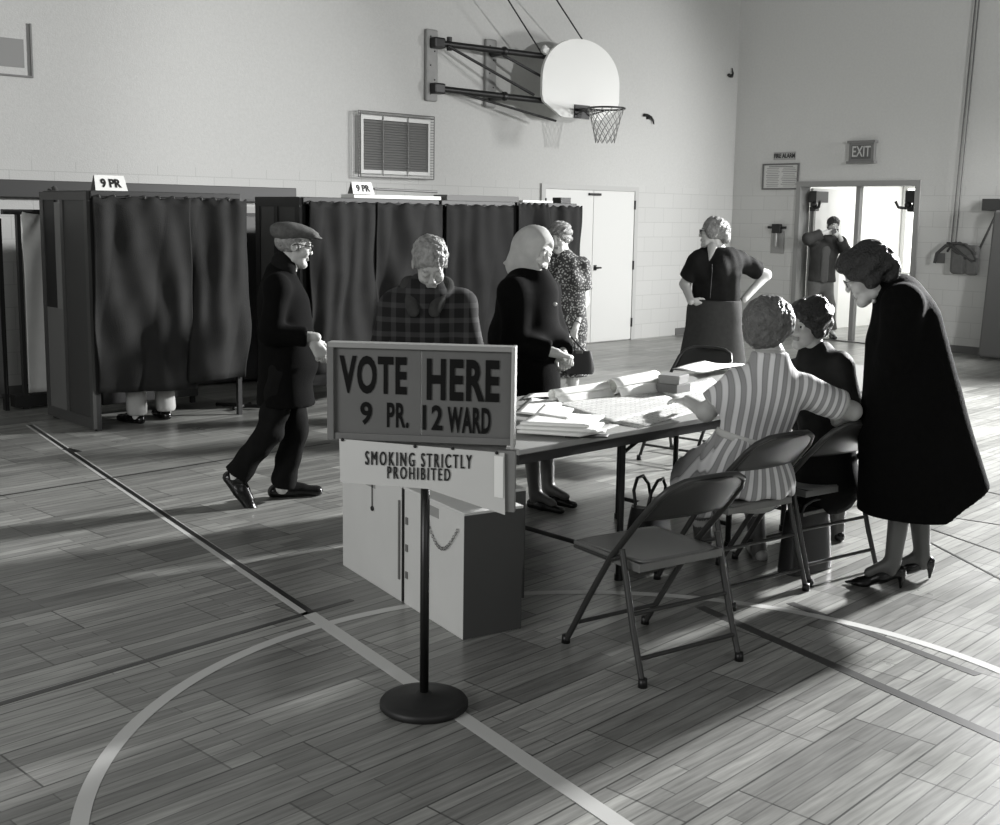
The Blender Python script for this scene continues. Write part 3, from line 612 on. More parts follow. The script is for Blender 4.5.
# gap position along the row where the image column is 402
def colx(q):
    q = np.array(q)-CAM; return 500+FPX*(q@CR)/(q@CF)
tg = min([i/200*LL for i in range(200)], key=lambda s: abs(colx(B0+dv*s)-402.5))
def ballot_box(s0, s1, off, wd, h, label, gap=0.):
    c = B0+dv*s0+np.array([dv[1], -dv[0], 0])*off
    t = empty('ballot_box', c, azb, label, 'ballot box', 'white ballot boxes under the sign')
    ln_ = s1-s0
    MB().b2((0, 0, .0), (wd, ln_, h-.012), bev=.004).build('body', wh, t)
    MB().b2((-.003, -.003, h-.012), (wd+.003, ln_+.003, h), bev=.003).build('lid', wh, t)
    MB().b2((-.001, -.004, .004), (wd+.001, 0.0, h-.013), bev=.001).build('end_panel', mat('box_end_grey', 70, .55), t)  # near end coloured darker than the rest of the box
    MB().b2((-.002, ln_*.5-.05, h-.07), (.0, ln_*.5+.05, h-.03)).build('hasp_plate', mat('box_plate', 150, .5), t)
    return t
h1 = .52
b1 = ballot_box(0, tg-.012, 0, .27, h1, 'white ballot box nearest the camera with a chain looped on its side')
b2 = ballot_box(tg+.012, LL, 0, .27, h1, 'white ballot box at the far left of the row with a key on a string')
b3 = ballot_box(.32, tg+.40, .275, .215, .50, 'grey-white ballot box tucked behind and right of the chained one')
m = MB()  # chain on the near box
c0_, c1_ = (-.004, tg*.62), (-.004, tg*.08)
n = 22
for i in range(n):
    u = i/(n-1); y = c0_[1]+(c1_[1]-c0_[1])*u; z = .47-.12*math.sin(u*math.pi)-.03*u
    r = .007; m.tube([((-.008 if i % 2 else -.008+r*math.cos(w)*.8), y+r*math.cos(w)*(1 if i % 2 else .6), z+r*math.sin(w)) for w in [k*math.pi/4 for k in range(8)]], .0018, 4, closed=True)
m.build('chain', steel, b1)
m = MB(); yk = (LL-tg)*.45
m.ball((-.006, yk, .5), .012, 8); m.tube([(-.006, yk, .5), (-.006, yk, .36)], .0025, 5); m.ball((-.006, yk, .355), (.006, .014, .012), 8); m.build('key_string', dark, b2)
MB().b2((-.006, .01, .1), (0, .022, .45)).build('hinge', steel, b2)
for z in (.12, .24, .36): MB().b2((-.005, tg-.05, z), (0, tg-.03, z+.03)).build('latch', steel, b1)

# ---------------------------------------------------------------- folding tables
topM = mat('table_top', 150, .35, var=8, vscale=3); apM = mat('table_apron', 26, .5)
def table(x0, x1, y0, y1, lx, label):
    t = empty('folding_table', ((x0+x1)/2, (y0+y1)/2, 0), 0, label, 'table', 'folding tables end to end'); L = lambda p: local(t, p)
    MB().b2(L((x0, y0, .715)), L((x1, y1, .74)), bev=.004).build('table_top', topM, t)
    m = MB()
    for a, b in (((x0+.004, y0+.004, .675), (x1-.004, y0+.025, .722)), ((x0+.004, y1-.025, .675), (x1-.004, y1-.004, .722)), ((x0+.004, y0+.02, .675), (x0+.025, y1-.02, .722)), ((x1-.025, y0+.02, .675), (x1-.004, y1-.02, .722))): m.b2(L(a), L(b))
    m.build('apron', apM, t)
    for x, dr_ in lx:
        for y in (y0+.13, y1-.13):
            lg = MB().tube([L((x, y, 0)), L((x, y, .715))], .016, 10).build('leg', dark, t)
            MB().tube([L((x, y, 0)), L((x, y, .03))], .021, 10).build('foot_cap', black, lg)
            MB().tube([L((x, y, .6)), L((x+dr_*.24, y, .705))], .009, 8).build('brace', dark, t)
        MB().tube([L((x, y0+.13, .12)), L((x, y1-.13, .12))], .012, 8).build('stretcher', dark, t)
TZ = .74
table(3.26, 5.10, 3.35, 4.36, ((4.05, 1), (4.9, -1)), 'folding table at the sign end, spread with papers and poll lists')
table(5.105, 6.95, 3.35, 4.36, ((5.4, 1), (6.65, -1)), 'folding table at the far end in front of the two bending and seated women')
# papers
pw = mat('paper_white', 232, .75); pg = mat('paper_grey', 165, .75); pl_ = mat('print_list', 205, .75)
def list_mat():
    m = bpy.data.materials.new('ruled_list'); m.use_nodes = True; nt = m.node_tree; b = nt.nodes['Principled BSDF']; b.inputs['Roughness'].default_value = .75
    tc = nt.nodes.new('ShaderNodeTexCoord'); br = nt.nodes.new('ShaderNodeTexBrick'); br.inputs['Scale'].default_value = 1; br.inputs['Brick Width'].default_value = .11; br.inputs['Row Height'].default_value = .016
    br.inputs['Mortar Size'].default_value = .0028; br.inputs['Color1'].default_value = grey(228); br.inputs['Color2'].default_value = grey(205); br.inputs['Mortar'].default_value = grey(120)
    nt.links.new(tc.outputs['Object'], br.inputs['Vector']); nt.links.new(br.outputs['Color'], b.inputs['Base Color']); return m
rl = list_mat(); zcur = [TZ]
def sheet(name, cs, label, cat='paper', m=None, th=.0012, z=None, wav=.0, curl=0., group=None):
    """a sheet whose four corners were read from the photo on the table plane"""
    z0 = z if z is not None else zcur[0]+.0004; 
    if z is None: zcur[0] += th+.0006
    C_ = [gz(x, y, z0)[:2] for x, y in cs]
    cen = sum(C_)/4
    def fn(u, v):
        p = C_[0]*(1-u)*(1-v)+C_[1]*u*(1-v)+C_[2]*u*v+C_[3]*(1-u)*v
        return (p[0], p[1], z0+th/2+wav*(math.sin(u*7+v*3)+1)+curl*(u**4))
    o = MB().grid(fn, 10, 8).build(name, m or pw, loc=(cen[0], cen[1], z0)); md = o.modifiers.new('s', 'SOLIDIFY'); md.thickness = th; md.offset = 0
    return tag(o, label, cat, group)
sheet('poll_list', [(520, 428), (600, 432), (652, 414), (580, 404)], 'broad printed sheet lying flat near the sign end under the other papers', m=pg)
sheet('poll_list', [(585, 419), (640, 428), (720, 405), (668, 393)], 'large ruled list in front of the two small boxes', m=rl)
sheet('poll_list', [(548, 404), (608, 424), (690, 401), (628, 388)], 'large ruled list spread in the middle of the near table', m=rl)
sheet('poll_list', [(655, 388), (690, 408), (735, 398), (712, 378)], 'ruled list under the striped woman\'s hand', m=rl)
sheet('paper_sheet', [(523, 399), (590, 395), (600, 388), (530, 394)], 'thin sheet along the back edge of the table beside the scarfed woman', wav=.002)
sheet('paper_sheet', [(516, 413), (560, 418), (562, 403), (532, 398)], 'white sheet half hidden behind the sign end of the table')
sheet('paper_sheet', [(672, 370), (712, 376), (752, 368), (705, 362)], 'bright curled sheet hanging over the back edge in front of the empty far chair', wav=.006, curl=.02)
sheet('paper_sheet', [(740, 395), (772, 392), (800, 380), (760, 372)], 'sheet on the table between the two seated women')
# stacks of envelopes near the sign
st = [((517, 433), (580, 437), (606, 432), (540, 427), 'lowest'), ((516, 429), (596, 433), (604, 425), (530, 421), 'middle'), ((520, 425), (588, 428), (604, 418), (540, 414), 'topmost')]
for i, (a, b, c, d_, nm) in enumerate(st):
    sheet('envelope_bundle', [a, b, c, d_], 'bundle of envelopes near the sign, %s of the three in the pile' % nm, 'envelopes', pw, .012, group='bundled envelopes by the sign')
    zcur[0] += .001
sheet('dark_folder', [(565, 437.5), (607, 438), (609, 435.5), (572, 434)], 'thin dark folder edge sticking out under the envelopes', 'folder', mat('folder_dark', 40, .6), .006, z=TZ+.001)
sheet('paper_sheet', [(535, 414), (568, 419), (574, 409), (545, 404)], 'sheet lying on top of the envelope pile', wav=.001)
# rolled papers
def roll(p0, p1, r0, r1, label, m=pw):
    a, b = gz(*p0, TZ+r0+.006), gz(*p1, TZ+r1+.006); a[2] = TZ+r0+.007; b[2] = TZ+r1+.007
    t = empty('paper_roll', (a+b)/2, 0, label, 'paper roll', 'rolled poll lists on the table')
    L = lambda p: local(t, p); A, B = Vector(L(a)), Vector(L(b)); d = (B-A).normalized(); s = d.cross(Vector((0, 0, 1))).normalized(); u = s.cross(d)
    def fn(uu, v):
        w = uu*2*math.pi*1.6; k = 1-.18*uu; R = (r0+(r1-r0)*v)*k; return A+(B-A)*v+(s*math.cos(w)+u*math.sin(w))*R
    MB().grid(fn, 48, 6).build('rolled_sheet', m, t, solid=.0015)
    def fn2(uu, v):
        p = A+(B-A)*v+s*(r0+(r1-r0)*v)*(1)+s*uu*.03; p.z = p.z*(1-uu)+(A.z+(B.z-A.z)*v-(r0+(r1-r0)*v)-.003)*uu; return p
    MB().grid(fn2, 4, 4).build('loose_edge', m, t, solid=.0015)
roll((552, 395.5), (606, 388), .030, .034, 'thinner rolled sheet lying left of the fat roll')
roll((611, 387), (655, 379.5), .044, .050, 'fat white paper roll just left of the two small boxes')
def card_box(px_, py_, z, w, d_, h, az, s, label):
    c = gz(px_, py_, TZ); t = empty('file_box', (c[0], c[1], z), az, label, 'box', 'small card file boxes')
    mm_ = mat('file_box_%d' % s, s, .6)
    MB().b2((-w/2, -d_/2, 0), (w/2, d_/2, h*.62), bev=.002).build('tray', mm_, t); MB().b2((-w/2-.002, -d_/2-.002, h*.62), (w/2+.002, d_/2+.002, h), bev=.002).build('lid', mm_, t)
card_box(673, 392.5, TZ+.0025, .13, .13, .050, .1, 98, 'grey card file box on the table, lower of the two stacked')
card_box(673, 392.5, TZ+.0535, .125, .12, .046, .25, 122, 'grey card file box set on top of the other one')

# ---------------------------------------------------------------- folding chairs
chM = mat('chair_steel', 70, .38, .45, var=5, vscale=12); seatM = mat('chair_seat', 118, .36, .2, var=6, vscale=8); backM = mat('chair_back', 66, .38, .3)
def make_chair():
    t = empty('folding_chair')
    hw = .215
    def side(s):  # front foot -> seat -> back top corner
        return [(s*(hw-.008), .24, .012), (s*(hw-.004), .10, .24), (s*(hw), -.03, .44), (s*hw, -.18, .62), (s*(hw-.008), -.265, .72), (s*(hw-.035), -.30, .765), (s*(hw-.09), -.32, .79)]
    pts = side(-1)+[(-.06, -.328, .796), (.06, -.328, .796)]+side(1)[::-1]
    MB().tube(pts, .0125, 10).build('frame', chM, t)
    for s in (-1, 1):
        lg = MB().tube([(s*(hw+.028), -.26, .012), (s*(hw+.026), -.20, .2), (s*(hw+.024), -.12, .50)], [.0115, .0125, .012], 10).build('leg', chM, t)
        MB().lathe([(0, 0), (.018, 0), (.016, .035), (0, .035)], (s*(hw+.028), -.262, 0), 12).build('foot_cap', black, lg)
        MB().lathe([(0, 0), (.018, 0), (.016, .035), (0, .035)], (s*(hw-.008), .242, 0), 12).build('foot_cap', black, t)
        MB().tube([(s*(hw+.024), -.13, .475), (s*(hw-.0), -.03, .43), (s*(hw-.0), .19, .43)], .007, 6).build('side_link', chM, t)
    MB().tube([(-hw-.028, -.233, .10), (hw+.028, -.233, .10)], .009, 8).build('rung', chM, t)
    MB().tube([(-hw-.026, -.185, .26), (hw+.026, -.185, .26)], .009, 8).build('rung', chM, t)
    MB().tube([(-hw+.006, .184, .105), (hw-.006, .184, .105)], .009, 8).build('rung', chM, t)
    # dished seat
    def sf(u, v):
        x = (u-.5)*2; y = (v-.5)*2; wv = .205-.012*(1-v); rx = 1-.06*max(0, abs(y)-.75)/.25; 
        return (x*wv*rx, .015+y*.195*(1-.05*max(0, abs(x)-.8)/.2), .452-.012*(1-x*x)*(1-y*y)-.006*max(0, y)**4)
    m = MB().grid(sf, 16, 16); m.build('seat', seatM, t, solid=.006)
    m = MB(); ring = [(-.205, -.18), (.205, -.18), (.205, .2), (-.205, .2)]
    for i in range(4):
        a, b = ring[i], ring[(i+1) % 4]; m.b2((min(a[0], b[0])-.003, min(a[1], b[1])-.003, .418), (max(a[0], b[0])+.003, max(a[1], b[1])+.003, .449), bev=.002)
    m.build('seat_rim', seatM, t)
    def bf(u, v):
        x = (u-.5)*2; z = .62+.172*v; yy = -.182-.14*v**.95
        wv = .205 if v < .6 else .205-.09*((v-.6)/.4)**2.2
        return (x*wv, yy-.03*(1-x*x)+.0, z)
    MB().grid(bf, 16, 14).build('backrest', backM, t, solid=.005)
    for ch in [x for x in bpy.data.objects if x.parent == t and x.type == 'MESH']:
        ch.scale = (1, 1, .955)
    return t
proto = make_chair()
def mid(a, b): return (gz(*a)+gz(*b))/2
def place(i, pos, az, label):
    o = proto if i == 0 else copy_tree(proto)
    o.location = (pos[0], pos[1], 0); o.rotation_euler = (0, 0, -az); tag(o, label, 'chair', 'steel folding chairs around the tables'); return o
CH = []
def chair_from_rear(i, fl, fr, az, label):
    m_ = mid(fl, fr); a = R_(az); p = (m_[0]+math.sin(a)*.26, m_[1]+math.cos(a)*.26); CH.append((p, az)); return place(i, p, a, label)
c1 = chair_from_rear(0, (656, 692), (725, 656), 9, 'empty steel folding chair in the foreground, nearest the camera')
c2 = chair_from_rear(1, (740, 615), (797, 586), 7, 'steel folding chair the woman in the striped dress sits on')
c3 = chair_from_rear(2, (822, 588), (864, 568), 8, 'steel folding chair of the young dark haired woman, beside the bending woman')
place(3, (6.5, 5.03), R_(262), 'empty folding chair on the far side of the table in front of the standing woman')
# ---------------------------------------------------------------- bags on the floor
bagM = leather = mat('black_leather', 12, .45, var=3, vscale=20)
def tote(p, az, w, d_, h, label, strap=.2):
    t = empty('handbag', (p[0], p[1], 0), az, label, 'bag')
    m = MB(); n = 12
    def fn(u, v):
        a = u*2*math.pi; k = (1-.35*v**2); return (w/2*math.copysign(abs(math.cos(a))**.5, math.cos(a))*(1-.12*v), d_/2*math.copysign(abs(math.sin(a))**.5, math.sin(a))*k, .003+h*v)
    m.grid(fn, 32, 10); m.add([fn(i/32, 1) for i in range(32)], [tuple(range(32))]); m.add([fn(i/32, 0) for i in range(32)], [tuple(range(32))[::-1]])
    m.build('bag_body', leather, t)
    for s in (-1, 1):
        MB().tube([(-w*.28, s*d_*.2, h*.97), (-w*.27, s*d_*.3, h+strap*.6), (-w*.1, s*d_*.35, h+strap), (w*.1, s*d_*.35, h+strap), (w*.27, s*d_*.3, h+strap*.6), (w*.28, s*d_*.2, h*.97)], .009, 8).build('handle', leather, t)
    MB().b2((-w*.3, -d_*.34, h-.015), (w*.3, d_*.34, h+.006), bev=.003).build('clasp', mat('clasp_metal', 110, .3, .8), t)
    return t
g = gz(634, 548); tote((4.55, 3.72), .25, .32, .16, .24, 'black handbag with looped handles on the floor under the table', .13)
tote((4.86, 3.0), -.1, .30, .14, .30, 'large black bag standing on the floor under the young woman\'s chair', .06)
# ---------------------------------------------------------------- people: a small distance-field modeller
def vsub(a, b): return np.array(a, float)-np.array(b, float)
class SDF:
    """smooth unions of tapered limbs and ellipsoids, turned into one continuous surface"""
    def __init__(s, k=.03): s.ops = []; s.k = k
    def cone(s, a, b, ra, rb, ax=None, fl=1., k=None, cut=None, sub=False):
        s.ops.append(('c', np.array(a, float), np.array(b, float), ra, rb, None if ax is None else np.array(ax, float), fl, s.k if k is None else k, cut, sub)); return s
    def ell(s, c, r, M=None, k=None, cut=None, sub=False):
        s.ops.append(('e', np.array(c, float), np.array(r if hasattr(r, '__len__') else (r, r, r), float), M, 0, 0, 0, s.k if k is None else k, cut, sub)); return s
    def mesh(s, h, disp=None, clip=None, iters=0):
        lo = np.full(3, 1e9); hi = -lo; bbs = []
        for o in s.ops:
            if o[0] == 'c': r = max(o[3], o[4])*max(1, o[6] if o[5] is not None else 1); l = np.minimum(o[1], o[2])-r; u = np.maximum(o[1], o[2])+r
            else: r = max(o[2]); l = o[1]-r; u = o[1]+r
            bbs.append((l, u))
            if not o[9]: lo = np.minimum(lo, l); hi = np.maximum(hi, u)
        lo -= 4*h; hi += 4*h; n = np.ceil((hi-lo)/h).astype(int)+1
        D = np.full(n, .5, np.float32); ax = [lo[i]+h*np.arange(n[i]) for i in range(3)]
        for o, (l, u) in zip(s.ops, bbs):
            k = o[7]; m = k+3*h
            i0 = np.clip(np.floor((l-m-lo)/h).astype(int), 0, n-1); i1 = np.clip(np.ceil((u+m-lo)/h).astype(int)+1, 1, n)
            if (i1 <= i0).any(): continue
            X, Y, Z = np.meshgrid(*[ax[q][i0[q]:i1[q]].astype(np.float32) for q in range(3)], indexing='ij')
            P = np.stack((X, Y, Z), -1)
            if o[0] == 'c':
                a, b, ra, rb, axv, fl = o[1:7]; Q = P-a; ab = b-a
                if axv is not None:
                    axn = axv/np.linalg.norm(axv); Q = Q+(Q@axn)[..., None]*axn*(1/fl-1); ab = ab+(ab@axn)*axn*(1/fl-1)
                t = np.clip((Q@ab)/max(ab@ab, 1e-9), 0, 1); d = np.linalg.norm(Q-t[..., None]*ab, axis=-1)-(ra+(rb-ra)*t)
                if axv is not None and fl < 1: d = d*(.4+.6*fl)
            else:
                c, r, M = o[1:4]; Q = P-c
                if M is not None: Q = Q@np.array(M)
                k0 = np.linalg.norm(Q/r, axis=-1); k1 = np.linalg.norm(Q/(r*r), axis=-1)+1e-9; d = k0*(k0-1)/k1
            if o[8] is not None:
                for (pp, nn) in o[8]:
                    nn = np.array(nn, float); nn = nn/np.linalg.norm(nn); d = np.maximum(d, (P-np.array(pp, float))@nn)
            S_ = (slice(i0[0], i1[0]), slice(i0[1], i1[1]), slice(i0[2], i1[2])); cur = D[S_]
            if o[9]:
                d = -d; hh = np.clip(.5-.5*(cur-d)/k, 0, 1); D[S_] = cur*(1-hh)+d*hh+k*hh*(1-hh)
            else:
                hh = np.clip(.5+.5*(cur-d)/k, 0, 1); D[S_] = cur*(1-hh)+d*hh-k*hh*(1-hh)
        if disp or clip:
            X, Y, Z = np.meshgrid(*[a.astype(np.float32) for a in ax], indexing='ij')
            if disp: D = D+disp(X, Y, Z).astype(np.float32)
            if clip:
                for (pp, nn) in clip:
                    nn = np.array(nn, float); nn = nn/np.linalg.norm(nn)
                    D = np.maximum(D, (X-pp[0])*nn[0]+(Y-pp[1])*nn[1]+(Z-pp[2])*nn[2])
        D[0] = D[-1] = .5; D[:, 0] = D[:, -1] = .5; D[:, :, 0] = D[:, :, -1] = .5
        return nets(D, lo, h)
def nets(D, lo, h):
    sgn = D < 0; nx, ny, nz = D.shape
    cn = np.zeros((nx-1, ny-1, nz-1), np.int8)
    for i in (0, 1):
        for j in (0, 1):
            for k in (0, 1): cn += sgn[i:nx-1+i, j:ny-1+j, k:nz-1+k]
    act = (cn > 0) & (cn < 8); idx = np.full(act.shape, -1, np.int64); C = np.argwhere(act); idx[act] = np.arange(len(C))
    acc = np.zeros((len(C), 3)); cnt = np.zeros(len(C)); ci, cj, ck = C.T
    corners = [(i, j, k) for i in (0, 1) for j in (0, 1) for k in (0, 1)]
    for a in corners:
        for q in range(3):
            if a[q] == 0:
                b = list(a); b[q] = 1
                da = D[ci+a[0], cj+a[1], ck+a[2]]; db = D[ci+b[0], cj+b[1], ck+b[2]]; x = (da < 0) != (db < 0)
                t = np.where(x, da/np.where(x, da-db, 1), 0); p = np.tile(np.array(a, float), (len(C), 1)); p[:, q] += t
                acc[x] += p[x]; cnt[x] += 1
    V = (acc/cnt[:, None]+C)*h+lo
    F = []
    for q in range(3):
        sl0 = [slice(None)]*3; sl1 = [slice(None)]*3; sl0[q] = slice(0, -1); sl1[q] = slice(1, None)
        x = sgn[tuple(sl0)] != sgn[tuple(sl1)]; E_ = np.argwhere(x); u, v = (q+1) % 3, (q+2) % 3
        ok = (E_[:, u] > 0) & (E_[:, v] > 0) & (E_[:, u] < D.shape[u]-1) & (E_[:, v] < D.shape[v]-1); E_ = E_[ok]
        du = np.zeros(3, int); du[u] = 1; dv_ = np.zeros(3, int); dv_[v] = 1
        c = [E_-du-dv_, E_-dv_, E_, E_-du]; quad = np.stack([idx[tuple(cc_.T)] for cc_ in c], 1)
        fl = ~sgn[tuple(E_.T)]; quad[fl] = quad[fl][:, ::-1]; F.append(quad)
    return V, np.concatenate(F)
def smooth_mesh(V, F, it=1, lam=.5):
    for _ in range(it):
        acc = np.zeros_like(V); cnt = np.zeros(len(V))
        for a in range(4):
            b = (a+1) % 4; np.add.at(acc, F[:, a], V[F[:, b]]); np.add.at(acc, F[:, b], V[F[:, a]]); np.add.at(cnt, F[:, a], 1); np.add.at(cnt, F[:, b], 1)
        V = V+(acc/cnt[:, None]-V)*lam
    return V
def to_obj(name, parts, mats, parent=None, base=(0, 0, 0), attr=None):
    """parts: list of (V, F, material index or per-face array)"""
    Vs = []; Fs = []; Ms = []; o = 0
    for V, F, mi in parts:
        Vs.append(V); Fs.append(F+o); o += len(V); Ms.append(np.full(len(F), mi) if np.isscalar(mi) else mi)
    V = np.concatenate(Vs); F = np.concatenate(Fs); M = np.concatenate(Ms).astype(np.int32)
    me = bpy.data.meshes.new(name); Vl = V-np.array([float(b) for b in base])
    me.vertices.add(len(V)); me.vertices.foreach_set('co', Vl.astype(np.float32).ravel())
    me.loops.add(F.size); me.loops.foreach_set('vertex_index', F.astype(np.int32).ravel())
    me.polygons.add(len(F)); me.polygons.foreach_set('loop_start', np.arange(0, F.size, 4, dtype=np.int32))
    me.update(calc_edges=True); me.validate()
    for m in (mats if isinstance(mats, (list, tuple)) else [mats]): me.materials.append(m)
    me.polygons.foreach_set('material_index', M[:len(me.polygons)]); me.polygons.foreach_set('use_smooth', np.ones(len(me.polygons), bool))
    if attr is not None:
        at = me.attributes.new('pat', 'FLOAT_VECTOR', 'POINT'); at.data.foreach_set('vector', attr(V).astype(np.float32).ravel())
    ob = bpy.data.objects.new(name, me); COL.objects.link(ob)
    if parent is not None: ob.parent = parent
    return ob
def noise_fn(seed, amp, f, zf=.35, n=5):
    r = np.random.RandomState(seed); K = r.randn(n, 3)*f; K[:, 2] *= zf; ph = r.rand(n)*6.28
    def fn(X, Y, Z):
        s = 0
        for (a, b, c), p in zip(K, ph): s = s+np.sin(X*a+Y*b+Z*c+p)
        return amp*s/n*1.6
    return fn
# ---- generic head (local: x right, y forward, z up; origin between the ears)
def head_mesh(female=False, old=False):
    s = SDF(.018); j = .92 if female else 1.
    s.ell((0, -.012, .04), (.074, .093, .084)); s.ell((0, .022, -.03), (.058*j, .066, .082))
    s.cone((-.035*j, .0, -.075), (0, .058, -.098), .02, .02); s.cone((.035*j, .0, -.075), (0, .058, -.098), .02, .02)
    s.ell((0, .068, -.1), (.022, .02, .017)); s.cone((-.03, .078, .028), (.03, .078, .028), .013, .013, k=.012)
    for x in (-1, 1):
        s.ell((x*.036, .064, -.028), .023, k=.02); s.ell((x*.031, .1, .006), .013, k=.012, sub=True)
        s.ell((x*.031, .0795, .004), .0145, k=.004); s.cone((x*.018, .0885, .014), (x*.045, .0835, .013), .0045, .004, k=.005)
        s.ell((x*.078, -.008, -.002), (.009, .02, .031), k=.006); s.ell((x*.086, -.003, .0), (.006, .011, .019), k=.004, sub=True)
        s.ell((x*.012, .1, -.03), .008, k=.006)
    s.cone((0, .086, .02), (0, .1, -.022), .008, .0105, k=.008); s.ell((0, .1, -.026), .0118, k=.006)
    s.cone((-.02, .086, -.057), (.02, .086, -.057), .0062, .0062, k=.006); s.cone((-.017, .086, -.068), (.017, .086, -.068), .0075, .0075, k=.006)
    s.cone((-.022, .0975, -.0625), (.022, .0975, -.0625), .0025, .0025, k=.003, sub=True)
    if old:
        for x in (-1, 1): s.cone((x*.02, .098, -.03), (x*.036, .082, -.062), .0022, .002, k=.004, sub=True); s.ell((x*.03, .05, -.085), .018, k=.02)
    V, F = s.mesh(.0042); V = smooth_mesh(V, F, 1, .4); c = V[F].mean(1); mi = np.zeros(len(F))
    lips = (abs(c[:, 0]) < .024) & (c[:, 2] < -.052) & (c[:, 2] > -.076) & (c[:, 1] > .084); mi[lips] = 1
    brow = (abs(abs(c[:, 0])-.031) < .017) & (abs(c[:, 2]-.029-.004*(abs(c[:, 0]) < .03)) < .0045) & (c[:, 1] > .07); mi[brow] = 2
    eye = (np.hypot(abs(c[:, 0])-.031, c[:, 2]-.005) < .0115) & (np.hypot((abs(c[:, 0])-.031)/.0125, (c[:, 2]-.004)/.0062) < 1) & (c[:, 1] > .08); mi[eye] = 3
    iris = eye & (np.hypot(abs(c[:, 0])-.031, c[:, 2]-.004) < .0062); mi[iris] = 4
    return V, F, mi
HEADS = {('f', 0): head_mesh(True), ('m', 1): head_mesh(False, True), ('f', 1): head_mesh(True, True), ('m', 0): head_mesh(False)}
def hmesh(spec):
    """hair in head-local coordinates"""
    s = SDF(.02); st = spec
    if st == 'short': s.ell((0, -.016, .046), (.085, .1, .088)); s.ell((0, -.075, -.03), (.055, .03, .04)); s.ell((0, .122, -.03), (.07, .066, .1), k=.01, sub=True); f = noise_fn(3, .006, 130, 1, 9); cl = [((0, 0, -.055), (0, 0, -1))]
    if st == 'fringe': # hair below a cap
        s.ell((0, -.02, .02), (.084, .094, .07)); s.ell((0, .1, -.02), (.1, .088, .12), k=.008, sub=True); f = noise_fn(3, .0025, 150, 1); cl = [((0, 0, -.05), (0, 0, -1)), ((0, 0, .05), (0, 0, 1))]
    if st == 'bob': s.ell((0, -.016, .028), (.108, .115, .108)); s.ell((0, -.055, -.035), (.085, .065, .068)); s.ell((0, .132, -.03), (.068, .07, .1), k=.012, sub=True); f = noise_fn(8, .006, 85, .6, 9); cl = [((0, 0, -.1), (0, 0, -1))]
    if st == 'bouffant': s.ell((0, -.02, .05), (.1, .115, .1)); s.ell((0, .05, .085), (.075, .06, .045)); s.ell((0, -.085, .0), (.08, .055, .07)); s.ell((.07, .0, .0), (.035, .04, .06)); s.ell((-.07, .0, .0), (.035, .04, .06)); s.ell((0, .136, -.04), (.064, .066, .1), k=.012, sub=True); f = noise_fn(11, .011, 68, .9, 9); cl = [((0, 0, -.075), (0, 0, -1))]
    if st == 'wavy_bun': s.ell((0, -.018, .04), (.092, .105, .095)); s.ell((0, -.1, -.035), (.055, .04, .05)); s.ell((0, -.085, .02), (.07, .05, .07)); s.ell((.06, .02, .01), (.04, .05, .06)); s.ell((-.06, .02, .01), (.04, .05, .06)); s.ell((0, .128, -.035), (.062, .062, .1), k=.01, sub=True); f = noise_fn(15, .009, 85, .8, 9); cl = [((0, 0, -.09), (0, 0, -1))]
    if st == 'curls': s.ell((0, -.012, .045), (.1, .11, .098)); s.ell((0, -.07, -.02), (.075, .05, .05)); s.ell((0, .128, -.03), (.068, .066, .1), k=.01, sub=True); f = noise_fn(21, .011, 105, 1., 9); cl = [((0, 0, -.07), (0, 0, -1))]
    V, F = s.mesh(.005, disp=f, clip=cl); return V, F
HAIR = {}
def basis_from(az, pitch=0, roll=0):
    f = np.array([math.sin(az), math.cos(az), 0]); r = np.array([math.cos(az), -math.sin(az), 0]); u = np.array([0, 0, 1.])
    f2 = f*math.cos(pitch)-u*math.sin(pitch); u2 = u*math.cos(pitch)+f*math.sin(pitch)
    r2 = r*math.cos(roll)+u2*math.sin(roll); u3 = u2*math.cos(roll)-r*math.sin(roll)
    return np.stack((r2, f2, u3), 1)   # columns
def hand_mesh(curl=(.35, .5, .35), spread=.1, thumb_in=.3):
    s = SDF(.006)
    K = [(.027, .086), (.0095, .091), (-.009, .087), (-.026, .078)]
    Ls = [(.041, .025, .02), (.046, .028, .021), (.042, .026, .02), (.033, .02, .018)]
    for (x, y) in K: s.cone((x*.55, .005, 0), (x, y, 0), .0165, .0125, ax=(0, 0, 1), fl=.8, k=.012)
    s.cone((0, -.03, 0), (0, .02, 0), .024, .025, ax=(0, 0, 1), fl=.72, k=.015)
    for i, ((x, y), L3) in enumerate(zip(K, Ls)):
        p = np.array([x, y, 0.]); a = 0; sp = (1.5-i)*spread*.12
        for q in range(3):
            a += curl[q]*(1+.12*i); d = np.array([math.sin(sp)*math.cos(a), math.cos(a), -math.sin(a)]); n = p+d*L3[q]
            s.cone(p, n, .0092-.0009*q-.0006*(i == 3), .0085-.001*q-.0006*(i == 3), k=.003); p = n
    t0, t1 = np.array([.016, .012, -.006]), np.array([.042, .042, -.014-.02*thumb_in]); t2 = t1+np.array([.016*(1-thumb_in)-.006*thumb_in, .028, -.008-.012*thumb_in]); t3 = t2+np.array([.004-.016*thumb_in, .024, -.006-.008*thumb_in])
    s.cone(t0, t1, .016, .0125, k=.008); s.cone(t1, t2, .011, .010, k=.003); s.cone(t2, t3, .010, .0078, k=.003)
    return s.mesh(.0034)
HANDS = {'relaxed': hand_mesh(), 'grip': hand_mesh((1.1, 1.2, .7), .02, .9), 'flat': hand_mesh((.12, .2, .15), .2, .1), 'hip': hand_mesh((.5, .6, .3), .1, .4)}
def xf(V, F, o, B, sc=1., mirror=False):
    V = V.copy()
    if mirror: V[:, 0] *= -1; F = F[:, ::-1]
    return (V*sc)@np.array(B).T+np.array(o), F
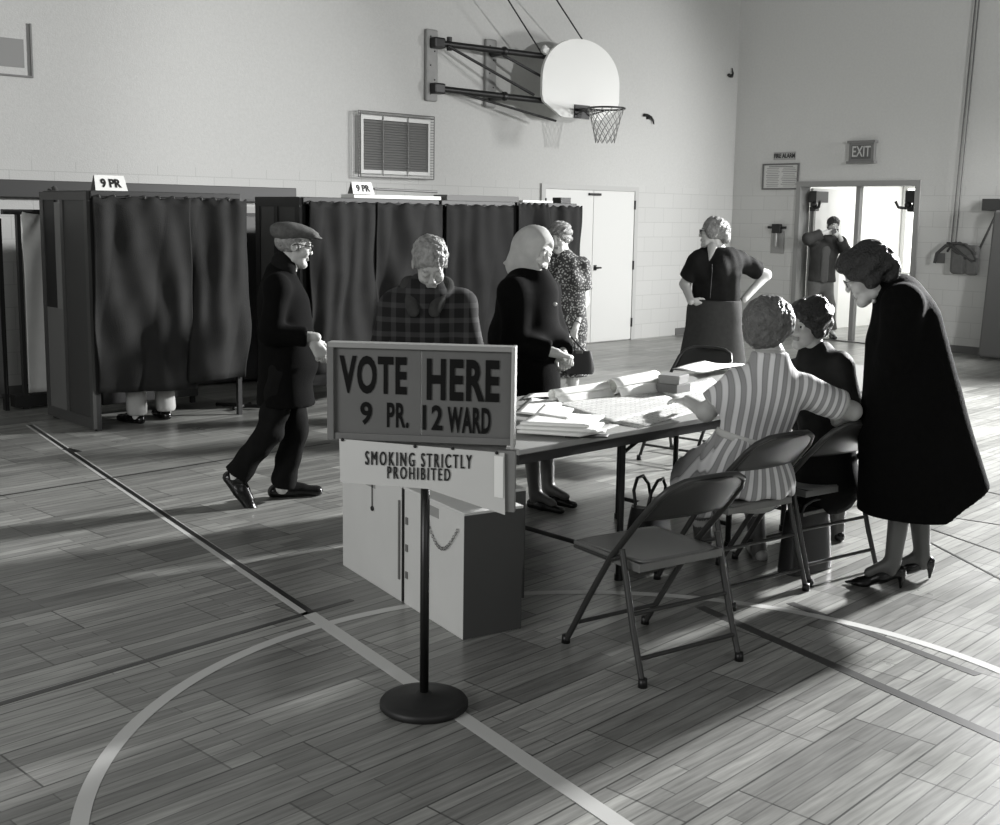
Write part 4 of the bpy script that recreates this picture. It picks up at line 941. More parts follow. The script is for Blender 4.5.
def shoe_mesh(kind):
    s = SDF(.012)
    if kind == 'oxford':
        s.cone((0, -.055, .032), (0, .03, .036), .036, .036, k=.02); s.cone((0, .03, .034), (0, .165, .026), .04, .036, ax=(0, 0, 1), fl=.8, k=.03); s.cone((0, -.03, .05), (0, -.025, .085), .034, .036); s.cone((0, .02, .06), (0, .09, .045), .028, .026, k=.02)
        V, F = s.mesh(.0065, clip=[((0, 0, .004), (0, 0, -1)), ((0, 0, .092), (0, 0, 1))]); 
    elif kind == 'heel':
        s.cone((0, -.05, .078), (0, .03, .05), .026, .027, k=.02); s.cone((0, .03, .045), (0, .1, .016), .028, .032, ax=(0, 0, 1), fl=.7, k=.03); s.cone((0, .1, .014), (0, .165, .01), .03, .009, ax=(0, 0, 1), fl=.6, k=.02)
        s.cone((0, -.058, .06), (0, -.056, .006), .016, .0055, k=.01)
        s.cone((0, -.02, .12), (0, .06, .085), .026, .024, k=.01, sub=True)
        V, F = s.mesh(.005, clip=[((0, 0, .002), (0, 0, -1))])
    else:  # low
        s.cone((0, -.05, .026), (0, .03, .028), .032, .032, k=.02); s.cone((0, .03, .028), (0, .15, .02), .035, .03, ax=(0, 0, 1), fl=.75, k=.03); s.cone((0, -.03, .075), (0, .03, .07), .028, .026, k=.01, sub=True)
        V, F = s.mesh(.006, clip=[((0, 0, .004), (0, 0, -1))])
    return V, F
SHOES = {k: shoe_mesh(k) for k in ('oxford', 'heel', 'low')}
skinM = {}
def skin(t):
    if t not in skinM:
        m = mat('skin_%d' % t, t, .5, var=5, vscale=25, spec=.35)
        m.node_tree.nodes['Principled BSDF'].inputs['Subsurface Weight'].default_value = .0; skinM[t] = m
    return skinM[t]
lipM = mat('lips', 138, .5); eyeW = mat('eye_white', 190, .3); irisM = mat('iris', 30, .2)
def fabric(name, s, rough=.85, var=5, vs=30, bump=.25): return mat(name, s, rough, var=var, vscale=vs, bump=bump, bscale=220, spec=.06)
class Person:
    def __init__(p, label, base, group=None, skin_t=186, scale=1.):
        p.g = gz(*base); p.plane_n = np.array([CF[0], CF[1], 0]); p.plane_n /= np.linalg.norm(p.plane_n)
        p.d0 = float((p.g-CAM)@p.plane_n); p.az0 = math.atan2(*(ray(*base)[:2])); p.J = {}
        p.root = empty('person', p.g, 0, label, 'person', group); p.base = p.g; p.skin = skin(skin_t); p.parts = []
        p.hairm = None; p.cf = .054 if 'woman' not in label else .047
    def pt(p, x, y, t=0.):
        d = ray(x, y); return CAM+d*((p.d0-t)/(d@p.plane_n))
    def set(p, **kw):
        for k, v in kw.items(): p.J[k] = p.pt(*v) if len(v) in (2, 3) and abs(v[0]) > 15 else np.array(v, float)
    def az(p, phi): return p.az0+R_(phi)
    def head(p, x, y, t, phi, pitch=0, roll=0, kind=('f', 0), sc=1., hair='bob', hairm=None, lids=False):
        p.hc = p.pt(x, y, t); p.hb = basis_from(p.az(phi), R_(pitch), R_(roll)); p.hs = sc
        V, F, mi = HEADS[kind]; mi = np.where(mi > 2, 0, mi) if lids else mi; V2, F2 = xf(V, F, p.hc, p.hb, sc); p.parts.append((V2, F2, mi)); p.hairm = hairm
        if hair:
            if hair not in HAIR: HAIR[hair] = hmesh(hair)
            V, F = xf(*HAIR[hair], p.hc, p.hb, sc); to_obj('hair', [(V, F, 0)], hairm, p.root, p.base)
        p.J['hb0'] = p.hc+p.hb@np.array([0, -.018, -.06])*sc
    def hl(p, q): return p.hc+p.hb@np.array(q, float)*p.hs
    def hand(p, side, kind='relaxed', dir_=None, normal=(0, 0, -1), sc=.96):
        w = p.J['w'+side]; e = p.J['e'+side]; d = np.array(dir_, float) if dir_ is not None else w-e; d /= np.linalg.norm(d)
        n = np.array(normal, float); n = n-d*(n@d); n /= np.linalg.norm(n)   # palm direction
        # local -z is the palm: z = -n, y = d, x = y × z
        z = -n; x = np.cross(d, z); B = np.stack((x, d, z), 1)
        V, F = xf(*HANDS[kind], w+d*.025, B, sc, mirror=(side == 'R')); p.parts.append((V, F, 0))
    def shoe(p, side, kind, m, dir_, up=(0, 0, 1), at=None, sc=1.):
        d = np.array(dir_, float); d /= np.linalg.norm(d); u = np.array(up, float); u = u-d*(u@d); u /= np.linalg.norm(u); x = np.cross(d, u)
        V, F = xf(*SHOES[kind], at, np.stack((x, d, u), 1), sc); to_obj('shoe', [(V, F, 0)], m, p.root, p.base)
    def torso(p, s, inf=0., fw=None, wd=1., k=None, bust=0.):
        J = p.J; fw = p.fw if fw is None else fw; s.cone(J['pelvis'], J['waist'], .15*wd+inf, .128*wd+inf, fw, .72, k=k or .05)
        s.cone(J['waist'], J['chest'], .128*wd+inf, .15*wd+inf, fw, .7, k=k or .05)
        s.cone(J['sL'], J['sR'], .052+inf, .052+inf, k=.06)
        s.cone(J['chest'], (J['sL']+J['sR'])/2, .14*wd+inf, .09+inf, fw, .65, k=.05)
        s.cone((J['sL']+J['sR'])/2, J['neck'], .075+inf*.8, .055+inf*.6, k=.05)
        if bust:
            r = np.cross(fw, [0, 0, 1])
            for q in (-1, 1): s.ell(J['chest']+fw*(.075*wd+inf*.6)+r*q*.07, .065*bust+inf*.3, k=.05)
        return s
    def arm(p, s, side, inf=0., to=1., k=.03, up=.05, lo=.028):
        a, b, c = p.J['s'+side], p.J['e'+side], p.J['w'+side]
        if to <= .5: u = (b-a)/np.linalg.norm(b-a); e = a+(b-a)*to*2; s.cone(a, e+u*.06, up+inf, up*.95+inf+.006, k=k, cut=[(e, u)])
        else:
            s.cone(a, b, up+inf, up*.82+inf, k=k); u = (c-b)/np.linalg.norm(c-b); e = b+(c-b)*(to-.5)*2; s.cone(b, e+u*.03, up*.8+inf, lo+inf+(.0 if inf == 0 else .006), k=k, cut=None if inf == 0 else [(e, u)])
        return s
    def legs(p, s, inf=0., sides='LR', to=1., k=.04, th=.085, kn=.056, an=.038):
        for q in sides:
            h, n, a = p.J['h'+q], p.J['k'+q], p.J['a'+q]
            s.cone(h, n, th+inf, kn+inf, k=k)
            c = n+(a-n)*.3; s.cone(n, c, kn-.004+inf, p.cf+inf, k=k); u = (a-n)/np.linalg.norm(a-n); e = n+(a-n)*to; s.cone(c, e+(u*.05 if inf else 0), p.cf+inf, (an if an > .04 else an*(p.cf/.054)**1.4)+inf, k=k*.5, cut=[(e, u)] if inf > .01 else None)
        return s
    def body(p, h=.011, legs=True, feet=True, wd=1.):
        s = SDF(.03); p.torso(s, 0, wd=wd*.95); J = p.J
        s.cone(J['neck'], J['hb0'], .056, .052, k=.03)
        for q in 'LR':
            p.arm(s, q)
            if legs: pass
        if legs:
            p.legs(s)
            if feet:
                for q in 'LR':
                    if 't'+q in J: s.cone(J['a'+q]+(0, 0, -.015), J['t'+q], .028, .023, k=.02)
        V, F = s.mesh(h); p.parts.insert(0, (V, F, 0))
        return to_obj('body', p.parts, [p.skin, lipM, p.hairm or lipM, eyeW, irisM], p.root, p.base)
    def cloth(p, name, s, m, h=.011, disp=None, clip=None, attr=None, sm=1):
        V, F = s.mesh(h, disp=disp, clip=clip); V = smooth_mesh(V, F, sm, .5)
        return to_obj(name, [(V, F, 0)], m, p.root, p.base, attr)
    def glasses(p, heavy=True, m=None):
        g = MB(); r = .0032 if heavy else .0016
        def W(q): return tuple(p.hl(q)-p.base)
        for x in (-1, 1):
            g.tube([W((x*.032+.021*math.cos(a), .1, .004+.0165*math.sin(a))) for a in [i*math.pi/8 for i in range(16)]], r*.6, 6, closed=True)
            g.tube([W((x*.011, .103, .012)), W((x*.03, .103, .019)), W((x*.055, .098, .014))], r, 6)
            g.tube([W((x*.055, .098, .012)), W((x*.078, .06, .012)), W((x*.084, .0, .014)), W((x*.083, -.02, .002))], r*.8, 6)
        g.tube([W((-.011, .104, .008)), W((.011, .104, .008))], r*.8, 6)
        g.build('glasses', m or black, p.root)
    def eyes(p): pass
    def button(p, pts, m, r=.011):
        for q in pts:
            g = MB(); g.ball(tuple(q-p.base), r, 8); g.build('button', m, p.root)

blackwool = fabric('black_wool', 13, .9, 3); darktrouser = fabric('dark_trouser', 22, .85, 3); shoeM = mat('black_shoe', 15, .25)
def hairmat(name, s, var):
    m = mat(name, s, .5, var=var, vscale=45, bump=1., bscale=95)
    return m
greyhair = hairmat('grey_hair', 120, 55)
midhair = hairmat('mid_brown_hair', 88, 34); darkhair = hairmat('dark_hair', 30, 22)

# ---- 1 walking man in the flat cap
P = Person('man in a flat cap, dark overcoat and glasses walking to the right past the booths', (280, 503), skin_t=182)
P.fw = np.array([math.sin(P.az(85)), math.cos(P.az(85)), 0])
P.set(pelvis=(285, 362, 0), waist=(283, 335, 0), chest=(280, 305, 0), neck=(281, 272, 0), sR=(277, 288, .18), sL=(283, 286, -.17), eR=(270, 334, .22), wR=(311, 337, .18), eL=(290, 330, -.2), wL=(306, 345, -.1),
      hR=(284, 368, .09), kR=(270, 432, .1), aR=(236, 475, .1), hL=(289, 368, -.09), kL=(295, 430, -.07), aL=(282, 488, -.06))
P.J['tR'] = P.pt(250, 500, .1); P.J['tL'] = P.pt(308, 491, -.06)
P.head(294, 246, 0, 85, 8, 0, ('m', 1), .98, 'fringe', greyhair)
P.hand('R', 'hip', dir_=P.fw*.5+np.array([0, 0, -.85]), normal=P.plane_n*.9-P.fw*.4, sc=1.05); P.hand('L', 'grip', normal=(0, 0, -1))
P.body(feet=False)
s = SDF(.03); P.torso(s, .028, wd=1.0)
for q in 'LR': P.arm(s, q, .02, .95)
s.cone(P.J['chest']+P.fw*.05, P.J['pelvis']+P.fw*.05, .12, .14, k=.05)
hem0 = P.pt(286, 404, 0); s.cone(P.J['waist'], hem0+(0, 0, .0), .15, .205, P.fw, .82, k=.05)
s.cone(P.J['neck']-(0, 0, .03), P.J['neck']-P.fw*.01, .07, .066, k=.02)
P.cloth('overcoat', s, blackwool, disp=noise_fn(1, .004, 26, .3), clip=[(hem0, (0, 0, -1))])
s = SDF(.02)  # lapel and collar
r_ = np.array([P.fw[1], -P.fw[0], 0])
s.cone(P.hl((0, -.03, -.125))-P.fw*.01, P.hl((0, -.035, -.1))-P.fw*.015, .078, .066, k=.01); s.ell(P.hl((0, .06, -.1)), .055, sub=True, k=.01)
for q in (-1, 1): s.cone(P.J['neck']+r_*q*.05+P.fw*.05+(0, 0, .01), P.J['chest']+r_*q*.035+P.fw*.16-(0, 0, .1), .03, .012, P.fw, .5, k=.01)
P.cloth('collar', s, fabric('wool_lapel', 26, .85, 3), .008)
s = SDF(.01).cone(P.hl((0, -.02, -.12)), P.hl((0, -.024, -.1)), .058, .054); P.cloth('shirt_collar', s, mat('white_collar', 205, .7), .007)
s = SDF(.03); P.legs(s, .014, to=.98, th=.085, kn=.058, an=.06)
P.cloth('trousers', s, darktrouser, disp=noise_fn(2, .007, 34, .7), clip=None)
for q in 'R':
    sk = SDF(.01).cone(P.J['a'+q]+(P.J['k'+q]-P.J['a'+q])*.06, P.J['a'+q]-(P.J['k'+q]-P.J['a'+q])*.11, .041, .04); P.cloth('sock', sk, mat('white_sock', 200, .8), .007)
dR = P.pt(252, 508, .1)-P.pt(228, 476, .1); P.shoe('R', 'oxford', shoeM, dR, P.J['kR']-P.J['aR'], at=P.pt(231, 490, .1), sc=1.12)
dL = P.fw; P.shoe('L', 'oxford', shoeM, dL, at=gz(285, 497), sc=1.12)
s = SDF(.02); Mh = P.hb   # flat cap
s.ell(P.hl((0, -.022, .085)), (.098, .122, .048), Mh); s.ell(P.hl((0, -.05, .062)), (.092, .088, .045), Mh); s.ell(P.hl((0, .105, .066)), (.062, .05, .009), Mh, k=.02); s.ell(P.hl((0, .07, .085)), (.075, .06, .022), Mh, k=.02)
P.cloth('flat_cap', s, fabric('tweed_cap', 88, .9, 18, 60), .006, disp=noise_fn(7, .002, 60, 1))
P.glasses(True)

# ---- 2 man in the plaid jacket looking down
P = Person('grey haired man in a plaid jacket looking down at the table behind the sign', (426, 541), skin_t=165)
P.fw = np.array([math.sin(P.az(182)), math.cos(P.az(182)), 0])
P.set(pelvis=(425, 378, 0), waist=(425, 345, .03), chest=(425, 315, .06), neck=(427, 288, .09), sR=(395, 308, .04), sL=(460, 306, .04), eR=(382, 358, .1), wR=(406, 392, .25), eL=(472, 358, .1), wL=(450, 392, .25),
      hR=(412, 382, 0), kR=(410, 458, 0), aR=(410, 530, 0), hL=(438, 382, 0), kL=(440, 458, 0), aL=(442, 530, 0))
P.head(430, 264, .15, 172, 38, -3, ('m', 1), 1.04, 'short', greyhair, lids=True)
P.hand('R', 'relaxed'); P.hand('L', 'relaxed')
P.J['tR'] = gz(408, 545); P.J['tL'] = gz(444, 545)
P.body()
def plaid():
    m = bpy.data.materials.new('plaid_wool'); m.use_nodes = True; nt = m.node_tree; b = nt.nodes['Principled BSDF']; b.inputs['Roughness'].default_value = .85; b.inputs['Specular IOR Level'].default_value = .2
    at = nt.nodes.new('ShaderNodeAttribute'); at.attribute_name = 'pat'; sp = nt.nodes.new('ShaderNodeSeparateXYZ'); nt.links.new(at.outputs['Vector'], sp.inputs[0])
    outs = []
    for ax in (0, 1):
        m1 = nt.nodes.new('ShaderNodeMath'); m1.operation = 'SINE'; m0 = nt.nodes.new('ShaderNodeMath'); m0.operation = 'MULTIPLY'; m0.inputs[1].default_value = 88.
        nt.links.new(sp.outputs[ax], m0.inputs[0]); nt.links.new(m0.outputs[0], m1.inputs[0]); g = nt.nodes.new('ShaderNodeMath'); g.operation = 'GREATER_THAN'; g.inputs[1].default_value = .45; nt.links.new(m1.outputs[0], g.inputs[0]); outs.append(g)
    ad = nt.nodes.new('ShaderNodeMath'); ad.operation = 'ADD'; nt.links.new(outs[0].outputs[0], ad.inputs[0]); nt.links.new(outs[1].outputs[0], ad.inputs[1])
    cr = nt.nodes.new('ShaderNodeMapRange'); cr.inputs['From Max'].default_value = 2; cr.inputs['To Min'].default_value = lin(24); cr.inputs['To Max'].default_value = lin(62); nt.links.new(ad.outputs[0], cr.inputs['Value'])
    nt.links.new(cr.outputs[0], b.inputs['Base Color']); return m
s = SDF(.03); P.torso(s, .034, wd=1.0); s.cone(P.J['neck']-(0, 0, .03), (P.J['sL']+P.J['sR'])/2, .09, .12, k=.05)
for q in 'LR': P.arm(s, q, .032, .95)
fw_p, b_p = P.fw, P.base.copy()
def pat_xy(V):
    r = np.array([fw_p[1], -fw_p[0], 0]); return np.stack(((V-b_p)@r, V[:, 2], (V-b_p)@fw_p), 1)
P.cloth('plaid_jacket', s, plaid(), disp=noise_fn(4, .005, 24, .4), clip=[(P.pt(425, 392), (0, 0, -1))], attr=pat_xy)
s = SDF(.02); 
for q in (-1, 1):
    r = np.array([fw_p[1], -fw_p[0], 0]); s.cone(P.J['neck']+r*q*.085+(0, 0, .01), P.J['chest']+P.fw*.15+r*q*.05+(0, 0, .03), .05, .03, P.fw, .45, k=.03)
s.cone(P.J['neck']+r*.085+(0, 0, .015), P.J['neck']-P.fw*.08+(0, 0, .03), .036, .03); s.cone(P.J['neck']-r*.085+(0, 0, .015), P.J['neck']-P.fw*.08+(0, 0, .03), .036, .03)
P.cloth('collar', s, fabric('pile_collar', 58, .9, 8, 50), .009)
s = SDF(.04); P.legs(s, .02, to=.97, an=.055); s.cone(P.J['pelvis'], P.J['pelvis']+(0, 0, -.06), .17, .16, P.fw, .72); P.cloth('trousers', s, darktrouser)
for q in 'LR': P.shoe(q, 'oxford', shoeM, P.fw, at=np.array([*P.J['a'+q][:2], 0])+P.fw*.03)

# ---- 3 woman in the light headscarf
P = Person('woman in a light headscarf and black coat standing behind the table', (533, 505), skin_t=196)
P.fw = np.array([math.sin(P.az(128)), math.cos(P.az(128)), 0])
P.set(pelvis=(522, 365, 0), waist=(524, 340, 0), chest=(526, 308, 0), neck=(532, 278, .02), sR=(514, 293, .15), sL=(545, 293, -.12), eR=(516, 342, .2), wR=(552, 352, .22), eL=(556, 335, -.1), wL=(562, 352, .08),
      hR=(518, 372, .05), kR=(530, 432, .06), aR=(535, 492, .08), hL=(530, 372, -.06), kL=(545, 432, -.05), aL=(548, 485, -.05))
P.head(535, 251, .03, 128, 14, 4, ('f', 0), 1.0, None, lids=True)
P.hand('R', 'grip', normal=(0, 0, -1)); P.hand('L', 'grip', normal=(0, 0, -1)); P.J['tR'] = P.J['aR']+P.fw*.13-(0, 0, .05); P.J['tL'] = P.J['aL']+P.fw*.13-(0, 0, .05)
P.body()
s = SDF(.03); P.torso(s, .045, wd=1.05)
for q in 'LR': P.arm(s, q, .03, .98)
s.cone((P.J['sL']+P.J['sR'])/2, P.J['waist'], .14, .17, k=.08)
hem = np.array([*P.J['pelvis'][:2], .34]); s.cone(P.J['waist'], hem, .19, .25, k=.06); s.cone(P.J['neck']-(0, 0, .03), P.J['neck']+(0, 0, .0), .09, .08, k=.03)
P.cloth('black_coat', s, blackwool, disp=noise_fn(5, .008, 24, .4), clip=[(hem, (0, 0, -1))])
s = SDF(.03); M = P.hb
s.ell(P.hl((0, -.022, .03)), (.104, .12, .112), M); s.cone(P.hl((0, -.08, -.02)), P.hl((.0, -.12, -.12)), .075, .05, k=.05); s.cone(P.hl((0, .02, -.09)), P.hl((0, -.06, -.1)), .078, .08, k=.04)
s.cone(P.hl((0, -.1, -.1)), P.hl((0.0, -.19, -.125)), .035, .008, k=.03); s.ell(P.hl((0, .13, -.01)), (.068, .075, .085), M, k=.015, sub=True)
P.cloth('headscarf', s, fabric('light_scarf', 172, .7, 26, 10), .007, disp=noise_fn(9, .0045, 45, .7))
s = SDF(.02).cone(P.hl((0, .05, -.13)), P.hl((.05, .09, -.25)), .045, .03, k=.03).cone(P.hl((0, .05, -.13)), P.hl((-.05, .07, -.22)), .04, .03, k=.03); P.cloth('neck_scarf', s, fabric('light_scarf', 190), .008)
P.button([P.pt(555, 304, .2)], mat('brooch', 190, .3, .4), .012)
for q in 'LR': P.shoe(q, 'low', shoeM, P.fw, at=np.array([*P.J['a'+q][:2], 0])+P.fw*.03)

s = SDF(.012); P.legs(s, .003, k=.012)
for q in 'LR': s.cone(P.J['a'+q]+(0, 0, -.01), P.J['t'+q], .031, .026, k=.02)
P.cloth('stockings', s, mat('dark_stockings', 88, .4), .01, clip=[((0, 0, .5), (0, 0, 1))])

# ---- 4 woman in the patterned dress, behind
P = Person('curly haired woman in a floral print dress standing behind the woman in the headscarf', (563, 415), skin_t=178)
P.fw = np.array([math.sin(P.az(190)), math.cos(P.az(190)), 0])
P.set(pelvis=(566, 325, 0), waist=(566, 303, 0), chest=(566, 280, 0), neck=(563, 256, 0), sR=(550, 265, 0), sL=(581, 265, 0), eR=(550, 300, .02), wR=(562, 326, .16), eL=(584, 301, .0), wL=(576, 326, .12),
      hR=(558, 330, 0), kR=(559, 370, .0), aR=(560, 405, 0), hL=(573, 330, 0), kL=(573, 370, 0), aL=(573, 405, 0))
P.head(560, 238, 0.02, 205, 12, 0, ('f', 1), 1., 'curls', hairmat('grey_brown_hair', 95, 55), lids=True)
P.hand('R', 'grip'); P.hand('L', 'grip'); P.J['tR'] = P.J['aR']+P.fw*.13-(0, 0, .05); P.J['tL'] = P.J['aL']+P.fw*.13-(0, 0, .05)
P.body()
def floral():
    m = bpy.data.materials.new('floral_print'); m.use_nodes = True; nt = m.node_tree; b = nt.nodes['Principled BSDF']; b.inputs['Roughness'].default_value = .8
    tc = nt.nodes.new('ShaderNodeTexCoord'); v = nd(nt, 'ShaderNodeTexVoronoi', Scale=55.); nt.links.new(tc.outputs['Object'], v.inputs['Vector'])
    n = nd(nt, 'ShaderNodeTexNoise', Scale=60., Detail=4.); nt.links.new(tc.outputs['Object'], n.inputs['Vector'])
    ad = nt.nodes.new('ShaderNodeMath'); ad.operation = 'SUBTRACT'; nt.links.new(n.outputs[0], ad.inputs[0]); nt.links.new(v.outputs['Distance'], ad.inputs[1])
    cr = nt.nodes.new('ShaderNodeValToRGB'); e = cr.color_ramp.elements; e[0].position = .02; e[0].color = grey(38); e[1].position = .25; e[1].color = grey(150); cr.color_ramp.elements.new(.1).color = grey(80)
    nt.links.new(ad.outputs[0], cr.inputs[0]); nt.links.new(cr.outputs[0], b.inputs['Base Color']); return m
s = SDF(.03); P.torso(s, .018, bust=1.)
for q in 'LR': P.arm(s, q, .02, .34)
hem = np.array([*P.J['pelvis'][:2], .34]); s.cone(P.J['waist'], hem, .14, .2, P.fw, .85, k=.05)
P.cloth('print_dress', s, floral(), disp=noise_fn(6, .006, 26, .2), clip=[(hem, (0, 0, -1))])
g = MB(); 
for i_ in range(1):
    w_ = P.J['wL']-(P.J['wL']-P.J['eL'])*.12; ax_ = (P.J['wL']-P.J['eL']); ax_ /= np.linalg.norm(ax_); u_ = np.cross(ax_, P.fw); u_ /= np.linalg.norm(u_); v_ = np.cross(ax_, u_)
    g.tube([tuple(w_+(u_*math.cos(a)+v_*math.sin(a))*.033-P.base) for a in [k*math.pi/8 for k in range(16)]], .004, 6, closed=True)
g.build('bracelet', dark, P.root)
for q in 'LR': P.shoe(q, 'low', shoeM, P.fw, at=np.array([*P.J['a'+q][:2], 0])+P.fw*.03)
# handbag she carries
hb_c = P.pt(579, 358, .18); t = empty('handbag', hb_c-np.array([0, 0, .1]), -P.az0, 'black handbag hanging from the hands of the woman in the floral dress', 'bag')
def bagf(u, v):
    a = u*2*math.pi; kx = .135*(1-.28*v**1.6)*(1-.12*(1-v)**6); ky = .05*(1-.5*v)
    return (kx*math.copysign(abs(math.cos(a))**.55, math.cos(a)), ky*math.copysign(abs(math.sin(a))**.55, math.sin(a)), -.03+.19*v)
m = MB().grid(bagf, 40, 12); m.add([bagf(i/40, 1) for i in range(40)], [tuple(range(40))]); m.add([bagf(i/40, 0) for i in range(40)], [tuple(range(40))[::-1]]); m.build('bag_body', leather, t)
hp = (P.J['wL']+P.J['wR'])/2+P.fw*.06-(0, 0, .07); A = Vector(local(t, hp)); MB().tube([(-.05, 0, .15), tuple(A+Vector((-.015, 0, .0))), tuple(A+Vector((.015, 0, 0))), (.05, 0, .15)], .008, 8).build('handle', leather, t)
MB().b2((-.03, -.035, .14), (.03, .03, .165), bev=.004).build('clasp', mat('clasp_metal', 110), t)

# ---- 5 standing woman with hands on hips
P = Person('heavyset woman in glasses and dark dress standing with her hands on her hips', (710, 425), skin_t=180)
P.fw = np.array([math.sin(P.az(200)), math.cos(P.az(200)), 0])
P.set(pelvis=(714, 312, 0), waist=(716, 293, 0), chest=(716, 268, 0), neck=(716, 247, .0), sR=(697, 261, .05), sL=(738, 260, -.03), eR=(685, 284, -.04), wR=(690, 299, .1), eL=(766, 275, -.12), wL=(746, 297, .02),
      hR=(704, 318, 0), kR=(702, 371, 0), aR=(700, 414, 0), hL=(724, 318, 0), kL=(724, 371, 0), aL=(726, 414, 0))
P.head(713, 233, .02, 262, -3, 0, ('f', 1), 1.0, 'wavy_bun', hairmat('grey_wavy_hair', 105, 60))
P.hand('R', 'hip', dir_=P.pt(697, 303, .1)-P.J['wR'], normal=P.pt(708, 297, 0)-P.J['wR'], sc=.85); P.hand('L', 'hip', dir_=P.pt(736, 304, .0)-P.J['wL'], normal=P.pt(715, 297, 0)-P.J['wL'], sc=.85)
P.J['tR'] = P.J['aR']+P.fw*.13-(0, 0, .05); P.J['tL'] = P.J['aL']+P.fw*.13-(0, 0, .05)
P.body(wd=1.1)
s = SDF(.03); P.torso(s, .025, wd=1.2, bust=1.2); s.cone(P.J['neck']-(0, 0, .04), (P.J['sL']+P.J['sR'])/2, .07, .1, k=.04)
for q in 'LR': P.arm(s, q, .018, .38, up=.056)
P.cloth('dark_blouse', s, fabric('dark_blouse', 30, .75, 5), disp=noise_fn(12, .006, 24, .5), clip=[(P.pt(716, 301), (0, 0, -1)), (P.J['neck']+(0, 0, .0), (0, 0, 1))])
s = SDF(.01).cone(P.J['neck']+P.fw*.085-(0, 0, .0), P.J['chest']+P.fw*.165+(0, 0, .06), .042, .006, P.fw, .5); P.cloth('neckline_opening', s, P.skin, .008)
hem = np.array([*P.J['pelvis'][:2], .5]); s = SDF(.03); s.cone(P.pt(716, 301), P.J['pelvis'], .195, .21, P.fw, .8); s.cone(P.J['pelvis'], hem-(0, 0, .1), .215, .29, P.fw, .82, k=.05)
P.cloth('skirt', s, fabric('dark_skirt', 62, .85, 7), disp=noise_fn(13, .006, 22, .15), clip=[(hem, (0, 0, -1)), (P.pt(716, 299.5), (0, 0, 1))])
g = MB(); g.tube([tuple(P.pt(x, y, .24)-P.base) for x, y in ((712, 264), (712, 272), (711, 285), (710, 298))], .0035, 5); g.build('button_placket', black, P.root)
P.glasses(True)
for q in 'LR': P.shoe(q, 'low', shoeM, P.fw, at=np.array([*P.J['a'+q][:2], 0])+P.fw*.03)

# ---- 6 seated woman in the striped dress
P = Person('woman in a striped dress seated with her back to us, one arm on the table', (747, 597), skin_t=176)
sp_ = CH[1][0]; P.g = np.array([sp_[0], sp_[1], 0.]); P.d0 = float((P.g-CAM)@P.plane_n); P.base = P.g; P.root.location = P.g
P.fw = np.array([math.sin(P.az(-18)), math.cos(P.az(-18)), 0])
P.set(pelvis=(748, 482, 0), waist=(752, 440, .0), chest=(763, 402, .02), neck=(770, 353, .02), sL=(738, 384, -.02), sR=(803, 390, .03), eL=(706, 412, -.06), wL=(690, 402, -.26), eR=(852, 411, -.04), wR=(838, 420, -.22),
      hL=(733, 492, -.04), kL=(700, 497, -.42), aL=(706, 570, -.5), hR=(762, 494, -.04), kR=(752, 490, -.46), aR=(760, 560, -.42))
P.head(769.5, 326.5, -.02, 26, 3, -4, ('f', 1), 1.05, 'bob', midhair)
P.hand('L', 'flat', dir_=P.fw+np.array([-.3, 0, -.05]), normal=(0, 0, -1)); P.hand('R', 'relaxed', dir_=P.fw, normal=(0, 0, -1))
P.J['tL'] = P.J['aL']+P.fw*.12-(0, 0, .04); P.J['tR'] = P.J['aR']+P.fw*.12-(0, 0, .04)
P.body(wd=1.02)
def stripes(freq=146.):
    m = bpy.data.materials.new('striped_cotton'); m.use_nodes = True; nt = m.node_tree; b = nt.nodes['Principled BSDF']; b.inputs['Roughness'].default_value = .8; b.inputs['Specular IOR Level'].default_value = .2
    at = nt.nodes.new('ShaderNodeAttribute'); at.attribute_name = 'pat'; sp = nt.nodes.new('ShaderNodeSeparateXYZ'); nt.links.new(at.outputs['Vector'], sp.inputs[0])
    def S(fr, ph, th):
        a = nt.nodes.new('ShaderNodeMath'); a.operation = 'MULTIPLY_ADD'; a.inputs[1].default_value = fr; a.inputs[2].default_value = ph; nt.links.new(sp.outputs[0], a.inputs[0])
        q = nt.nodes.new('ShaderNodeMath'); q.operation = 'SINE'; nt.links.new(a.outputs[0], q.inputs[0])
        r = nt.nodes.new('ShaderNodeMapRange'); r.inputs['From Min'].default_value = th-.12; r.inputs['From Max'].default_value = th+.12; nt.links.new(q.outputs[0], r.inputs['Value']); return r
    a = S(freq, 0, .0); c = S(freq*2, 1.4, .75)
    ad = nt.nodes.new('ShaderNodeMath'); ad.operation = 'MULTIPLY_ADD'; ad.inputs[1].default_value = .45; nt.links.new(c.outputs[0], ad.inputs[0]); nt.links.new(a.outputs[0], ad.inputs[2])
    cr = nt.nodes.new('ShaderNodeMapRange'); cr.inputs['From Max'].default_value = 1.2; cr.inputs['To Min'].default_value = lin(222); cr.inputs['To Max'].default_value = lin(140); nt.links.new(ad.outputs[0], cr.inputs['Value'])
    nt.links.new(cr.outputs[0], b.inputs['Base Color']); return m
strM = stripes()
rt6 = np.array([P.fw[1], -P.fw[0], 0]); J6 = dict(P.J); fw6 = P.fw.copy()
def st_attr(V):
    # lateral distance from the spine, widened with the figure; sleeves use their own direction
    sp0, sp1 = J6['waist'], J6['neck']; t = np.clip((V[:, 2]-sp0[2])/(sp1[2]-sp0[2]), -.3, 1.2); c = sp0+(sp1-sp0)*t[:, None]
    u = (V-c)@rt6; sc = 1.18-.25*np.clip(t, 0, 1); return np.stack((u*sc, V[:, 2], np.zeros(len(V))), 1)
s = SDF(.03); P.torso(s, .012, wd=1.02)
for q in 'LR': P.arm(s, q, .016, .37, up=.056)
s.cone((P.J['sL']+P.J['sR'])/2, P.J['neck']-(0, 0, .01), .125, .075, k=.05)
wz = P.J['waist'].copy()
